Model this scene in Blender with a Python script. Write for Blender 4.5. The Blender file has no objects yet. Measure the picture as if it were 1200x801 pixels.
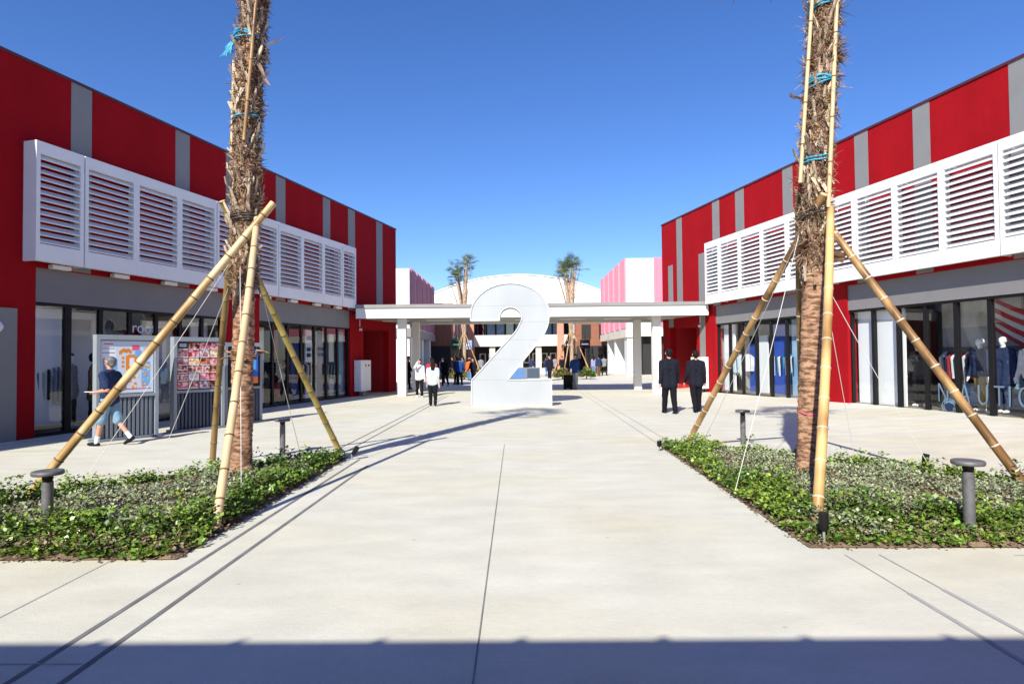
import bpy, bmesh, math, random
import numpy as np
from mathutils import Vector, Matrix
from mathutils.geometry import tessellate_polygon
random.seed(7); rng = np.random.default_rng(7)
S = bpy.context.scene
C = S.collection
PI = math.pi

# ------------------------------------------------------------------ camera, sky, sun, exposure
cam = bpy.data.cameras.new('camera'); cam_o = bpy.data.objects.new('camera', cam); C.objects.link(cam_o)
cam.sensor_width = 36; cam.lens = 21.6; cam.clip_end = 3000; cam.clip_start = 0.05
cam_o.matrix_world = (Matrix.Translation((0, 0, 1.6)) @ Matrix.Rotation(math.atan(5/720), 4, 'Z')
                      @ Matrix.Rotation(PI/2 + math.atan(17.5/720), 4, 'X') @ Matrix.Rotation(-0.0095, 4, 'Z'))
S.camera = cam_o
SUN = Vector((-0.47, -1.25, 1.0)).normalized()
W = bpy.data.worlds.new('World'); S.world = W; W.use_nodes = True
nt = W.node_tree; bg = nt.nodes['Background']
sky = nt.nodes.new('ShaderNodeTexSky'); sky.sky_type = 'NISHITA'; sky.sun_disc = False
sky.sun_elevation = math.asin(SUN.z); sky.sun_rotation = math.atan2(SUN.x, SUN.y)
sky.air_density = 1.0; sky.dust_density = 0.25; sky.ozone_density = 6.5; sky.altitude = 0
hs = nt.nodes.new('ShaderNodeHueSaturation'); hs.inputs['Saturation'].default_value = 1.14; hs.inputs['Hue'].default_value = .512; hs.inputs['Value'].default_value = 1.08
nt.links.new(sky.outputs[0], hs.inputs['Color']); nt.links.new(hs.outputs[0], bg.inputs[0]); bg.inputs[1].default_value = 0.094
sl = bpy.data.lights.new('sun', 'SUN'); sl.energy = 4.4; sl.angle = math.radians(0.53); sl.color = (1, 0.955, 0.85)
so = bpy.data.objects.new('sun', sl); C.objects.link(so)
so.rotation_euler = (-SUN).to_track_quat('-Z', 'Y').to_euler()
S.view_settings.view_transform = 'Standard'; S.view_settings.look = 'None'
S.view_settings.exposure = 0.79; S.view_settings.gamma = 1
S.cycles.max_bounces = 8; S.cycles.transparent_max_bounces = 16

# ------------------------------------------------------------------ materials
def lin(c):
    return tuple((x/255/12.92 if x/255 <= .04045 else ((x/255+.055)/1.055)**2.4) for x in c)
def mat(name, col, rough=.6, var=.12, scale=3., bump=0., bscale=40., metal=0., col2=None, stretch=None, spec=None, island=0., coord='Object'):
    m = bpy.data.materials.new(name); m.use_nodes = True
    n = m.node_tree; b = n.nodes['Principled BSDF']; L = n.links.new
    b.inputs['Roughness'].default_value = rough; b.inputs['Metallic'].default_value = metal
    if spec is not None: b.inputs['Specular IOR Level'].default_value = spec
    tc = n.nodes.new('ShaderNodeTexCoord'); mp = n.nodes.new('ShaderNodeMapping')
    if stretch: mp.inputs['Scale'].default_value = stretch
    L(tc.outputs[coord], mp.inputs[0])
    no = n.nodes.new('ShaderNodeTexNoise'); no.inputs['Scale'].default_value = scale; no.inputs['Detail'].default_value = 6
    L(mp.outputs[0], no.inputs[0])
    rp = n.nodes.new('ShaderNodeValToRGB'); rp.color_ramp.elements[0].position = .3; rp.color_ramp.elements[1].position = .7
    c2 = col2 if col2 else tuple(min(1, x*(1+var)) for x in col)
    c1 = col if col2 else tuple(x*(1-var) for x in col)
    rp.color_ramp.elements[0].color = (*c1, 1); rp.color_ramp.elements[1].color = (*c2, 1)
    L(no.outputs[0], rp.inputs[0]); out = rp.outputs[0]
    if island:
        g = n.nodes.new('ShaderNodeNewGeometry'); hs = n.nodes.new('ShaderNodeHueSaturation')
        ml = n.nodes.new('ShaderNodeMapRange'); ml.inputs[3].default_value = 1-island; ml.inputs[4].default_value = 1+island
        L(g.outputs['Random Per Island'], ml.inputs[0]); L(ml.outputs[0], hs.inputs['Value'])
        m2 = n.nodes.new('ShaderNodeMapRange'); m2.inputs[3].default_value = .5-island*.06; m2.inputs[4].default_value = .5+island*.04
        mm = n.nodes.new('ShaderNodeMath'); mm.operation = 'FRACT'; mk = n.nodes.new('ShaderNodeMath'); mk.operation = 'MULTIPLY'; mk.inputs[1].default_value = 7.3
        L(g.outputs['Random Per Island'], mk.inputs[0]); L(mk.outputs[0], mm.inputs[0]); L(mm.outputs[0], m2.inputs[0]); L(m2.outputs[0], hs.inputs['Hue'])
        L(out, hs.inputs['Color']); out = hs.outputs[0]
    L(out, b.inputs['Base Color'])
    if bump:
        n2 = n.nodes.new('ShaderNodeTexNoise'); n2.inputs['Scale'].default_value = bscale; n2.inputs['Detail'].default_value = 5
        L(mp.outputs[0], n2.inputs[0])
        bp = n.nodes.new('ShaderNodeBump'); bp.inputs['Strength'].default_value = bump; bp.inputs['Distance'].default_value = .02
        L(n2.outputs[0], bp.inputs['Height']); L(bp.outputs[0], b.inputs['Normal'])
    return m
def glass_mat(name, tint=(.93, .95, .955), k=1.35):
    m = bpy.data.materials.new(name); m.use_nodes = True; n = m.node_tree; n.nodes.clear(); L = n.links.new
    o = n.nodes.new('ShaderNodeOutputMaterial'); mx = n.nodes.new('ShaderNodeMixShader')
    t = n.nodes.new('ShaderNodeBsdfTransparent'); t.inputs[0].default_value = (*tint, 1)
    g = n.nodes.new('ShaderNodeBsdfGlossy'); g.inputs['Roughness'].default_value = 0.0; g.inputs[0].default_value = (1, 1, 1, 1)
    gm = n.nodes.new('ShaderNodeNewGeometry'); dt = n.nodes.new('ShaderNodeVectorMath'); dt.operation = 'DOT_PRODUCT'
    L(gm.outputs['Incoming'], dt.inputs[0]); L(gm.outputs['Normal'], dt.inputs[1])
    def mt(op, a, b=None):
        x = n.nodes.new('ShaderNodeMath'); x.operation = op
        for i, v in enumerate((a, b)):
            if v is None: continue
            if isinstance(v, (int, float)): x.inputs[i].default_value = v
            else: L(v, x.inputs[i])
        return x.outputs[0]
    fr = mt('ADD', mt('MULTIPLY', mt('POWER', mt('SUBTRACT', 1.0, mt('ABSOLUTE', dt.outputs['Value'])), 5.0), .96), .045)
    mu = n.nodes.new('ShaderNodeMath'); mu.operation = 'MULTIPLY'; mu.inputs[1].default_value = k; mu.use_clamp = True
    L(fr, mu.inputs[0]); L(mu.outputs[0], mx.inputs[0]); L(t.outputs[0], mx.inputs[1]); L(g.outputs[0], mx.inputs[2]); L(mx.outputs[0], o.inputs[0])
    return m
def ground_mat():
    m = mat('concrete_paving', (.56, .545, .455), rough=.85, scale=.35, col2=(.61, .60, .52), bump=.12, bscale=60)
    n = m.node_tree; L = n.links.new; b = n.nodes['Principled BSDF']
    src = b.inputs['Base Color'].links[0].from_socket
    tc = n.nodes.new('ShaderNodeTexCoord')
    def noise(scale, stretch, lo, hi, d=6):
        mp = n.nodes.new('ShaderNodeMapping'); mp.inputs['Scale'].default_value = stretch
        no = n.nodes.new('ShaderNodeTexNoise'); no.inputs['Scale'].default_value = scale; no.inputs['Detail'].default_value = d
        L(tc.outputs['Object'], mp.inputs[0]); L(mp.outputs[0], no.inputs[0])
        r = n.nodes.new('ShaderNodeMapRange'); r.inputs[1].default_value = .3; r.inputs[2].default_value = .7
        r.inputs[3].default_value = lo; r.inputs[4].default_value = hi; L(no.outputs[0], r.inputs[0]); return r.outputs[0]
    def mul(a, f):
        x = n.nodes.new('ShaderNodeVectorMath'); x.operation = 'SCALE'; L(a, x.inputs[0]); L(f, x.inputs['Scale']); return x.outputs[0]
    c = mul(src, noise(2.2, (.8, 1.6, 1), .94, 1.04, 9))
    c = mul(c, noise(1.3, (1, 2.2, 1), .92, 1.05, 8))
    c = mul(c, noise(22, (.7, 1.8, 1), .95, 1.03, 4)); c = mul(c, noise(120, (1, 1, 1), .92, 1.05, 2))
    vo = n.nodes.new('ShaderNodeTexVoronoi'); vo.inputs['Scale'].default_value = 1.7; L(tc.outputs['Object'], vo.inputs['Vector'])      # trodden-in specks
    vr = n.nodes.new('ShaderNodeMapRange'); vr.inputs[1].default_value = .022; vr.inputs[2].default_value = .034; vr.inputs[3].default_value = .74; vr.inputs[4].default_value = 1.0; L(vo.outputs['Distance'], vr.inputs[0]); c = mul(c, vr.outputs[0])
    mx = n.nodes.new('ShaderNodeMix'); mx.data_type = 'RGBA'; mx.blend_type = 'MULTIPLY'
    L(noise(.3, (1, 1.6, 1), -.6, .8), mx.inputs[0]); L(c, mx.inputs[6]); mx.inputs[7].default_value = (1.0, .94, .80, 1)
    mx.clamp_factor = True
    L(mx.outputs[2], b.inputs['Base Color'])
    return m
M = {}
M['ground'] = ground_mat()
M['joint'] = mat('joint_grey', (.20, .195, .185), .9, .2)
M['drain'] = mat('drain_grey', (.16, .16, .16), .8, .25, 5)
M['drain2'] = mat('drain_light', (.33, .33, .32), .8, .15, 5)
M['red'] = mat('red_render', (.335, .005, .010), .85, spec=.12, var=.06, scale=1.2, bump=.25, bscale=90)
M['red_in'] = mat('red_paint', (.38, .008, .014), .6, .05, 1.2)
def weather(m):
    n = m.node_tree; L = n.links.new; b = n.nodes['Principled BSDF']; src = b.inputs['Base Color'].links[0].from_socket
    tc = n.nodes.new('ShaderNodeTexCoord')
    for sc, st, lo, hi in ((1.1, (1, 1, .12), .90, 1.06), (9, (1, 1, .5), .95, 1.04)):
        mp = n.nodes.new('ShaderNodeMapping'); mp.inputs['Scale'].default_value = st; no = n.nodes.new('ShaderNodeTexNoise'); no.inputs['Scale'].default_value = sc; no.inputs['Detail'].default_value = 8
        L(tc.outputs['Object'], mp.inputs[0]); L(mp.outputs[0], no.inputs[0]); r = n.nodes.new('ShaderNodeMapRange'); r.inputs[1].default_value = .3; r.inputs[2].default_value = .7; r.inputs[3].default_value = lo; r.inputs[4].default_value = hi
        x = n.nodes.new('ShaderNodeVectorMath'); x.operation = 'SCALE'; L(no.outputs[0], r.inputs[0]); L(src, x.inputs[0]); L(r.outputs[0], x.inputs['Scale']); src = x.outputs[0]
    L(src, b.inputs['Base Color'])
weather(M['red'])
M['coping'] = mat('dark_coping', (.09, .02, .03), .5, .1)
M['grey'] = mat('grey_panel', (.235, .23, .225), .6, .05, 2, bump=.06, bscale=90)
M['fascia'] = mat('grey_fascia', (.20, .195, .20), .65, .05, 2)
M['white'] = mat('white_paint', (.78, .785, .79), .45, .03, 1.5)
M['white2'] = mat('white_steel', (.80, .79, .76), .5, .04, 1.0)
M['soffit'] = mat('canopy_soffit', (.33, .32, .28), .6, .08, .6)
M['black'] = mat('black_frame', (.008, .008, .009), .55, .1, spec=.25)
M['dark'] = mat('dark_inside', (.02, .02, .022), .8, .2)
M['glass'] = glass_mat('shop_glass')
M['glass2'] = glass_mat('far_glass', (.3, .34, .36), 3)
M['shopwall'] = mat('shop_wall', (.30, .29, .28), .8, .1, 1)
M['display'] = mat('display_white', (.82, .84, .86), .7, .03, 1)
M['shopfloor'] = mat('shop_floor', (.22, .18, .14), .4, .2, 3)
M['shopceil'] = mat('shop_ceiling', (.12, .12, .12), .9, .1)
M['trunk'] = mat('palm_bark', (.15, .075, .04), .95, .3, 9, bump=1.0, bscale=38, col2=(.50, .29, .175), stretch=(1, 1, 3))
M['shag'] = mat('old_leaf_base', (.21, .125, .065), .85, .3, 9, bump=.5, bscale=60, col2=(.52, .42, .29), stretch=(3, 3, .6), island=.35)
M['shag2'] = mat('pale_leaf_base', (.45, .35, .22), .85, .3, 9, bump=.5, bscale=60, col2=(.66, .57, .42), stretch=(3, 3, .6), island=.25)
M['fibre'] = mat('palm_fibre', (.11, .065, .035), .95, .3, 15, col2=(.36, .25, .15), island=.55)
M['frond'] = mat('palm_green', (.08, .125, .025), .55, .3, 6, col2=(.20, .24, .06), island=.4)
M['frond_dry'] = mat('dry_frond', (.30, .20, .08), .8, .3, 6, island=.3)
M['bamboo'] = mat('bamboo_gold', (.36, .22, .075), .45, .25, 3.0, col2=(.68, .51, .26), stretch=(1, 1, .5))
M['bamboo_d'] = mat('bamboo_shaded', (.085, .05, .018), .45, .25, 2.2, col2=(.25, .16, .05), stretch=(1, 1, .4))  # dark copy of the bamboo, shade on the rear props put into colour
M['bamboo_m'] = mat('bamboo_golden_brown', (.30, .16, .05), .42, .25, 1.6, col2=(.62, .42, .17), stretch=(1, 1, .7))
M['bamboo_y'] = mat('bamboo_olive', (.24, .17, .035), .4, .25, 2.2, col2=(.42, .33, .09), stretch=(1, 1, .4))
M['bamboo_b'] = mat('bamboo_brown', (.15, .075, .025), .4, .25, 2.6, col2=(.50, .30, .12), stretch=(1, 1, .4))
M['bamboo_p'] = mat('bamboo_pale', (.60, .44, .24), .5, .15, 2.5)
M['node'] = mat('bamboo_node', (.55, .48, .36), .7, .2)
M['node_d'] = mat('bamboo_node_dark', (.14, .09, .04), .7, .2)
M['cut'] = mat('cut_bamboo', (.55, .40, .22), .8, .2)
M['wire'] = mat('wire_white', (.62, .62, .60), .5, .1)
M['rope'] = mat('blue_rope', (.03, .33, .50), .6, .2, 12)
M['dkrope'] = mat('dark_strap', (.05, .045, .045), .8, .2, 12)
M['soil'] = mat('planter_soil', (.10, .062, .035), .95, .3, 5, bump=1.0, bscale=35, col2=(.25, .17, .11))
M['leaf'] = mat('hedge_leaf', (.065, .135, .016), .4, .3, 1.6, col2=(.20, .31, .045), island=.6)
M['leaf_g'] = mat('grey_green_leaf', (.15, .19, .095), .6, .3, 1.6, col2=(.33, .37, .22), island=.45)
M['twig'] = mat('twig_brown', (.12, .085, .05), .9, .3, 8, island=.5, col2=(.27, .20, .13))
M['bollard'] = mat('bollard_grey', (.135, .135, .14), .6, .25, 14, metal=.3, bump=.1)
M['sculpt'] = mat('frosted_white', (.385, .41, .43), .45, .08, .9, stretch=(1, 1, .5))
M['sculpt_e'] = mat('white_edge', (.66, .68, .70), .4, .02)
M['kiosk'] = mat('kiosk_grey', (.155, .185, .225), .5, .06, 4)
M['kiosk_l'] = mat('kiosk_light', (.26, .295, .33), .5, .06, 4)
M['kiosk_d'] = mat('kiosk_navy', (.05, .07, .11), .5, .06, 4)
M['board'] = mat('board_pale', (.60, .70, .82), .35, .03, 3)
for k, c in dict(orange=(230, 140, 50), pinkp=(235, 90, 120), bluep=(120, 175, 230), greenp=(170, 215, 160), yellowp=(245, 220, 140), lilac=(190, 180, 235), ink=(40, 45, 60), paper=(235, 238, 245), textred=(200, 70, 60), adblue=(25, 95, 200), adblue2=(80, 160, 235), adorange=(240, 120, 60)).items():
    M[k] = mat('print_' + k, lin(c), .5, .04, 6)
M['pink'] = mat('pink_cladding', (.70, .22, .30), .6, .04, 2)
M['purple'] = mat('plum_cladding', (.45, .17, .24), .6, .06, 2)
M['cream'] = mat('cream_render', (.72, .66, .55), .8, .05, 1)
M['brick'] = mat('terracotta_wall', (.25, .10, .06), .85, .15, 4, bump=.2)
M['terra'] = mat('terracotta_pale', (.52, .24, .17), .85, .1, 4)
M['dome'] = mat('dome_membrane', (.80, .81, .82), .6, .02, .3)
M['skin'] = mat('skin', (.50, .27, .18), .55, .08, 8)
M['skin_l'] = mat('skin_light', (.60, .38, .29), .55, .06, 8)
M['hair'] = mat('black_hair', (.008, .007, .007), .6, .2, 20, bump=.4, bscale=80, spec=.15)
M['hair_g'] = mat('greying_hair', (.07, .07, .07), .6, .3, 30, bump=.4, bscale=80, col2=(.20, .20, .20))
def cloth(name, col, v=.1): 
    M[name] = mat('cloth_' + name, col, .9, v, 6, bump=.15, bscale=12, spec=.12); return M[name]
for k, c in dict(navy=(.022, .035, .085), denim=(.20, .32, .42), blacksuit=(.008, .008, .011), bluesuit=(.011, .012, .02), lightblue=(.45, .68, .80), black=(.01, .01, .012), whitec=(.72, .72, .74), red=(.33, .03, .035), orange=(.75, .12, .02), jeans=(.10, .20, .40), grey=(.22, .22, .24), royal=(.02, .06, .22), brown=(.16, .09, .03), cyan=(.05, .35, .45), khaki=(.35, .25, .10), tan=(.25, .16, .08), cream=(.65, .60, .48), sock=(.75, .75, .75), shoe=(.012, .014, .02), beltw=(.3, .3, .32), palegrey=(.40, .40, .42)).items():
    cloth('c_' + k, c)
M['mann'] = mat('mannequin_white', (.82, .82, .80), .4, .02)
M['mann_d'] = mat('mannequin_dark', (.03, .03, .035), .5, .05)
for k_ in ('bamboo', 'bamboo_y', 'bamboo_b', 'bamboo_m', 'bamboo_d', 'trunk', 'shag', 'shag2', 'soil'):
    for n_ in M[k_].node_tree.nodes:
        if n_.type == 'VALTORGB': n_.color_ramp.elements[0].position = .40; n_.color_ramp.elements[1].position = .60
# food photographs of the menu board: one print material, colours per tile from noise
def food_mat(name, c1, c2, c3, sc):
    m = bpy.data.materials.new(name); m.use_nodes = True; n = m.node_tree; L = n.links.new; b = n.nodes['Principled BSDF']
    tc = n.nodes.new('ShaderNodeTexCoord'); no = n.nodes.new('ShaderNodeTexNoise'); no.inputs['Scale'].default_value = sc; no.inputs['Detail'].default_value = 3
    L(tc.outputs['Object'], no.inputs[0]); r = n.nodes.new('ShaderNodeValToRGB'); e = r.color_ramp.elements
    e[0].position = .38; e[0].color = (*lin(c1), 1); e[1].position = .62; e[1].color = (*lin(c3), 1)
    k = e.new(.5); k.color = (*lin(c2), 1); L(no.outputs[0], r.inputs[0]); L(r.outputs[0], b.inputs['Base Color']); b.inputs['Roughness'].default_value = .4
    return m
FOOD = [food_mat('print_food', a, b_, c, s) for a, b_, c, s in [((60, 20, 15), (180, 90, 70), (230, 190, 180), 14), ((110, 30, 40), (200, 120, 110), (240, 215, 210), 17), ((30, 20, 25), (150, 70, 50), (220, 150, 110), 15), ((235, 235, 240), (190, 150, 160), (150, 80, 80), 12), ((210, 150, 90), (235, 200, 150), (250, 240, 220), 18), ((160, 40, 50), (225, 120, 140), (245, 200, 200), 13)]]

# ------------------------------------------------------------------ mesh helpers
class MB:
    def __init__(s): s.v = []; s.f = []; s.m = []; s.sm = []
    def add(s, vs, fs, mi=0, smooth=False):
        o = len(s.v); s.v += [tuple(v) for v in vs]; s.f += [tuple(i+o for i in f) for f in fs]; s.m += [mi]*len(fs); s.sm += [smooth]*len(fs); return s
    def box(s, x0, x1, y0, y1, z0, z1, mi=0):
        x0, x1 = sorted((x0, x1)); y0, y1 = sorted((y0, y1)); z0, z1 = sorted((z0, z1))
        return s.add([(x, y, z) for z in (z0, z1) for y in (y0, y1) for x in (x0, x1)],
                     [(0, 2, 3, 1), (4, 5, 7, 6), (0, 1, 5, 4), (2, 6, 7, 3), (0, 4, 6, 2), (1, 3, 7, 5)], mi)
    def tube(s, pts, rs, n=8, mi=0, caps=True, smooth=True, tm=None):
        pts = [Vector(p) for p in pts]; k = len(pts); vs = []
        t0 = (pts[-1]-pts[0]).normalized(); a = Vector((0, 0, 1)) if abs(t0.z) < .9 else Vector((1, 0, 0))
        for i, p in enumerate(pts):
            d = (pts[min(i+1, k-1)]-pts[max(i-1, 0)]).normalized(); u = d.cross(a).normalized(); w = u.cross(d)
            for j in range(n):
                an = 2*PI*j/n; vs.append(p + (u*math.cos(an)+w*math.sin(an))*rs[i])
        fs = [(i*n+j, i*n+(j+1) % n, (i+1)*n+(j+1) % n, (i+1)*n+j) for i in range(k-1) for j in range(n)]
        s.add(vs, fs, mi, smooth)
        if caps:
            s.add(vs[:n], [tuple(range(n-1, -1, -1))], mi); s.add(vs[-n:], [tuple(range(n))], mi)
        return s
    def lathe(s, c, prof, n=20, mi=0, smooth=True):
        c = Vector(c); vs = [c+Vector((r*math.cos(2*PI*j/n), r*math.sin(2*PI*j/n), z)) for r, z in prof for j in range(n)]
        fs = [(i*n+j, i*n+(j+1) % n, (i+1)*n+(j+1) % n, (i+1)*n+j) for i in range(len(prof)-1) for j in range(n)]
        s.add(vs, fs, mi, smooth); s.add(vs[-n:], [tuple(range(n))], mi); s.add(vs[:n], [tuple(range(n-1, -1, -1))], mi); return s
    def quad(s, a, b, c, d, mi=0): return s.add([a, b, c, d], [(0, 1, 2, 3)], mi)
    def mesh(s, name, mats):
        me = bpy.data.meshes.new(name); me.from_pydata(s.v, [], s.f)
        for m in (mats if isinstance(mats, list) else [mats]): me.materials.append(m)
        me.polygons.foreach_set('material_index', s.m); me.polygons.foreach_set('use_smooth', s.sm); me.update(); return me
    def build(s, name, mats, parent=None): return obj(name, s.mesh(name, mats), parent)
def obj(name, me, parent=None, mtx=None):
    o = bpy.data.objects.new(name, me); C.objects.link(o)
    if parent: o.parent = parent
    if mtx is not None: o.matrix_local = mtx
    return o
def tag(o, label=None, cat=None, group=None, kind=None):
    if label: o['label'] = label
    if cat: o['category'] = cat
    if group: o['group'] = group
    if kind: o['kind'] = kind
    return o
def thing(name, loc, rz, label, cat, group=None):
    o = bpy.data.objects.new(name, None); C.objects.link(o); o.location = loc; o.rotation_euler = (0, 0, rz)
    o.empty_display_size = .2; return tag(o, label, cat, group)
def big_mesh(name, V, F, mats, mi=None, smooth=False):
    me = bpy.data.meshes.new(name); nv, nf, k = len(V), len(F), F.shape[1]
    me.vertices.add(nv); me.vertices.foreach_set('co', V.astype(np.float32).ravel())
    me.loops.add(nf*k); me.loops.foreach_set('vertex_index', F.astype(np.int32).ravel())
    me.polygons.add(nf); me.polygons.foreach_set('loop_start', np.arange(0, nf*k, k, dtype=np.int32))
    for m in mats: me.materials.append(m)
    if mi is not None: me.polygons.foreach_set('material_index', mi.astype(np.int32))
    me.update(calc_edges=True); me.validate(); return me
def text_mesh(name, body, size, m, ext=.008):
    cu = bpy.data.curves.new(name, 'FONT'); cu.body = body; cu.size = size; cu.extrude = ext; cu.align_x = 'LEFT'; cu.resolution_u = 3; cu.offset = -.010 if body != 'roots' else 0
    o = bpy.data.objects.new(name, cu); C.objects.link(o)
    me = bpy.data.meshes.new_from_object(o.evaluated_get(bpy.context.evaluated_depsgraph_get()))
    bpy.data.objects.remove(o); bpy.data.curves.remove(cu); me.name = name
    me.materials.clear(); me.materials.append(m); return me

# ------------------------------------------------------------------ ground
def gz(x): return .17*min(1, max(0, (x-6.8)/3))
mb = MB(); xs = [-1500, -7, 0, 6.8, 9.8, 1500]; ys = [-1500, 0, 30, 60, 1500]
mb.add([(x, y, gz(x)) for y in ys for x in xs], [(j*6+i, j*6+i+1, (j+1)*6+i+1, (j+1)*6+i) for j in range(4) for i in range(5)])
tag(mb.build('ground', M['ground']), kind='structure')
def strip(name, pts, w, z, m):
    mb = MB()
    for (x0, y0), (x1, y1) in pts:
        d = Vector((x1-x0, y1-y0)).normalized(); n = Vector((-d.y, d.x))*w/2
        mb.quad((x0-n.x, y0-n.y, z+gz(x0)), (x0+n.x, y0+n.y, z+gz(x0)), (x1+n.x, y1+n.y, z+gz(x1)), (x1-n.x, y1-n.y, z+gz(x1)))
        # keep the sheet facing up
    o = mb.build(name, m); tag(o, kind='structure'); return o
strip('drain_channel', [((-2.58, -1.0), (-2.50, 9.75)), ((-2.305, -1.0), (-2.235, 9.2))], .036, .004, M['drain'])
strip('drain_channel', [((2.62, -1.0), (2.60, 4.15)), ((2.89, -1.0), (2.87, 4.22))], .034, .004, M['drain2'])
strip('drain_channel', [((2.60, 4.15), (2.60, 4.95)), ((2.87, 4.22), (2.87, 4.95))], .012, .004, M['drain2'])
strip('drain_channel', [((-3.17, 10.95), (-3.03, 25.5)), ((-2.94, 10.6), (-2.87, 25.5))], .03, .004, M['drain'])
strip('drain_channel', [((2.55, 11.1), (2.83, 27)), ((2.82, 11.1), (3.08, 27))], .022, .004, M['drain2'])
strip('paving_joint', [((-.225, -1), (-.235, 11.3))], .009, .004, M['joint'])
strip('paving_joint', [((-3.23, 2.2), (-3.26, 4.9)), ((-4.55, 3.6), (-4.6, 4.9)), ((3.9, 2.2), (3.9, 4.5)), ((-8, 3.3), (-2.31, 3.27)), ((3.9, 4.9), (9, 4.85)),
                       ((-12, 10.9), (-2.9, 11.0)), ((2.9, 11.4), (10.6, 11.2)), ((-9.5, 16), (-3.1, 16.1)), ((3, 16.5), (9.5, 16.3)), ((-8.0, 21.5), (-3.05, 21.5)), ((3, 22), (8.2, 22))], .008, .0045, M['drain2'])

# ------------------------------------------------------------------ planters
PL = {'L': [(-2.74, 4.94), (-2.74, 10.0), (-5.50, 6.62), (-7.35, 4.96)], 'R': [(2.40, 5.12), (7.4, 5.02), (5.9, 7.0), (2.52, 10.85)]}
def inside(px, py, poly):
    x, y = px, py; r = np.zeros(len(x), bool); n = len(poly)
    for i in range(n):
        x0, y0 = poly[i]; x1, y1 = poly[(i+1) % n]
        c = ((y0 > y) != (y1 > y)) & (x < (x1-x0)*(y-y0)/(y1-y0+1e-9)+x0); r ^= c
    return r
def edged(px, py, poly):
    d = np.full(len(px), 1e9)
    for i in range(len(poly)):
        a = np.array(poly[i]); b = np.array(poly[(i+1) % len(poly)]); ab = b-a
        t = np.clip(((px-a[0])*ab[0]+(py-a[1])*ab[1])/(ab@ab), 0, 1)
        d = np.minimum(d, np.hypot(px-a[0]-t*ab[0], py-a[1]-t*ab[1]))
    return d
def ring_dist(x, y, poly):
    a = np.array(poly[0]); b = np.array(poly[3] if poly[3][1] < 6 else poly[1])      # the front edge, where the ring of hedge is deeper
    d = edged(x, y, poly); fr = np.abs((b[0]-a[0])*(y-a[1])-(b[1]-a[1])*(x-a[0]))/np.hypot(*(b-a))
    side_ = np.array(poly); o = np.full(len(x), 1e9)
    for i in range(4):
        p, q = side_[i], side_[(i+1) % 4]
        if max(p[1], q[1]) < 5.5: continue
        ab = q-p; t = np.clip(((x-p[0])*ab[0]+(y-p[1])*ab[1])/(ab@ab), 0, 1); o = np.minimum(o, np.hypot(x-p[0]-t*ab[0], y-p[1]-t*ab[1]))
    return np.minimum(o, fr*.60)
def mound(x, y, poly): return .02+.07*np.minimum(1, edged(x, y, poly)/.6)
def leaves(base, n, R, hgt, ls, up=.4):
    """leaf quads scattered round shoot bases: returns V,F"""
    k = len(base); P = np.repeat(base, n, 0); N = k*n
    hh = np.repeat(hgt, n)*rng.uniform(.25, 1, N)**.8
    an = rng.uniform(0, 2*PI, N); rr = R*rng.uniform(.15, 1, N)*(.6+.5*hh/np.repeat(hgt, n))
    P = P + np.stack([rr*np.cos(an), rr*np.sin(an), hh], 1)
    d = np.stack([np.cos(an)+rng.normal(0, .5, N), np.sin(an)+rng.normal(0, .5, N), rng.normal(up, .45, N)], 1); d /= np.linalg.norm(d, axis=1)[:, None]
    u = np.cross(d, np.array([0, 0, 1.])+rng.normal(0, .35, (N, 3))); u /= np.linalg.norm(u, axis=1)[:, None]
    nn = np.cross(u, d); L = (ls*rng.uniform(.6, 1.25, N))[:, None]; w = L*.40
    V = np.stack([P, P+d*L*.5+u*w+nn*L*.08, P+d*L-nn*L*.06, P+d*L*.5-u*w+nn*L*.08], 1).reshape(-1, 3)
    F = np.arange(N*4).reshape(-1, 4); return V, F
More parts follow.
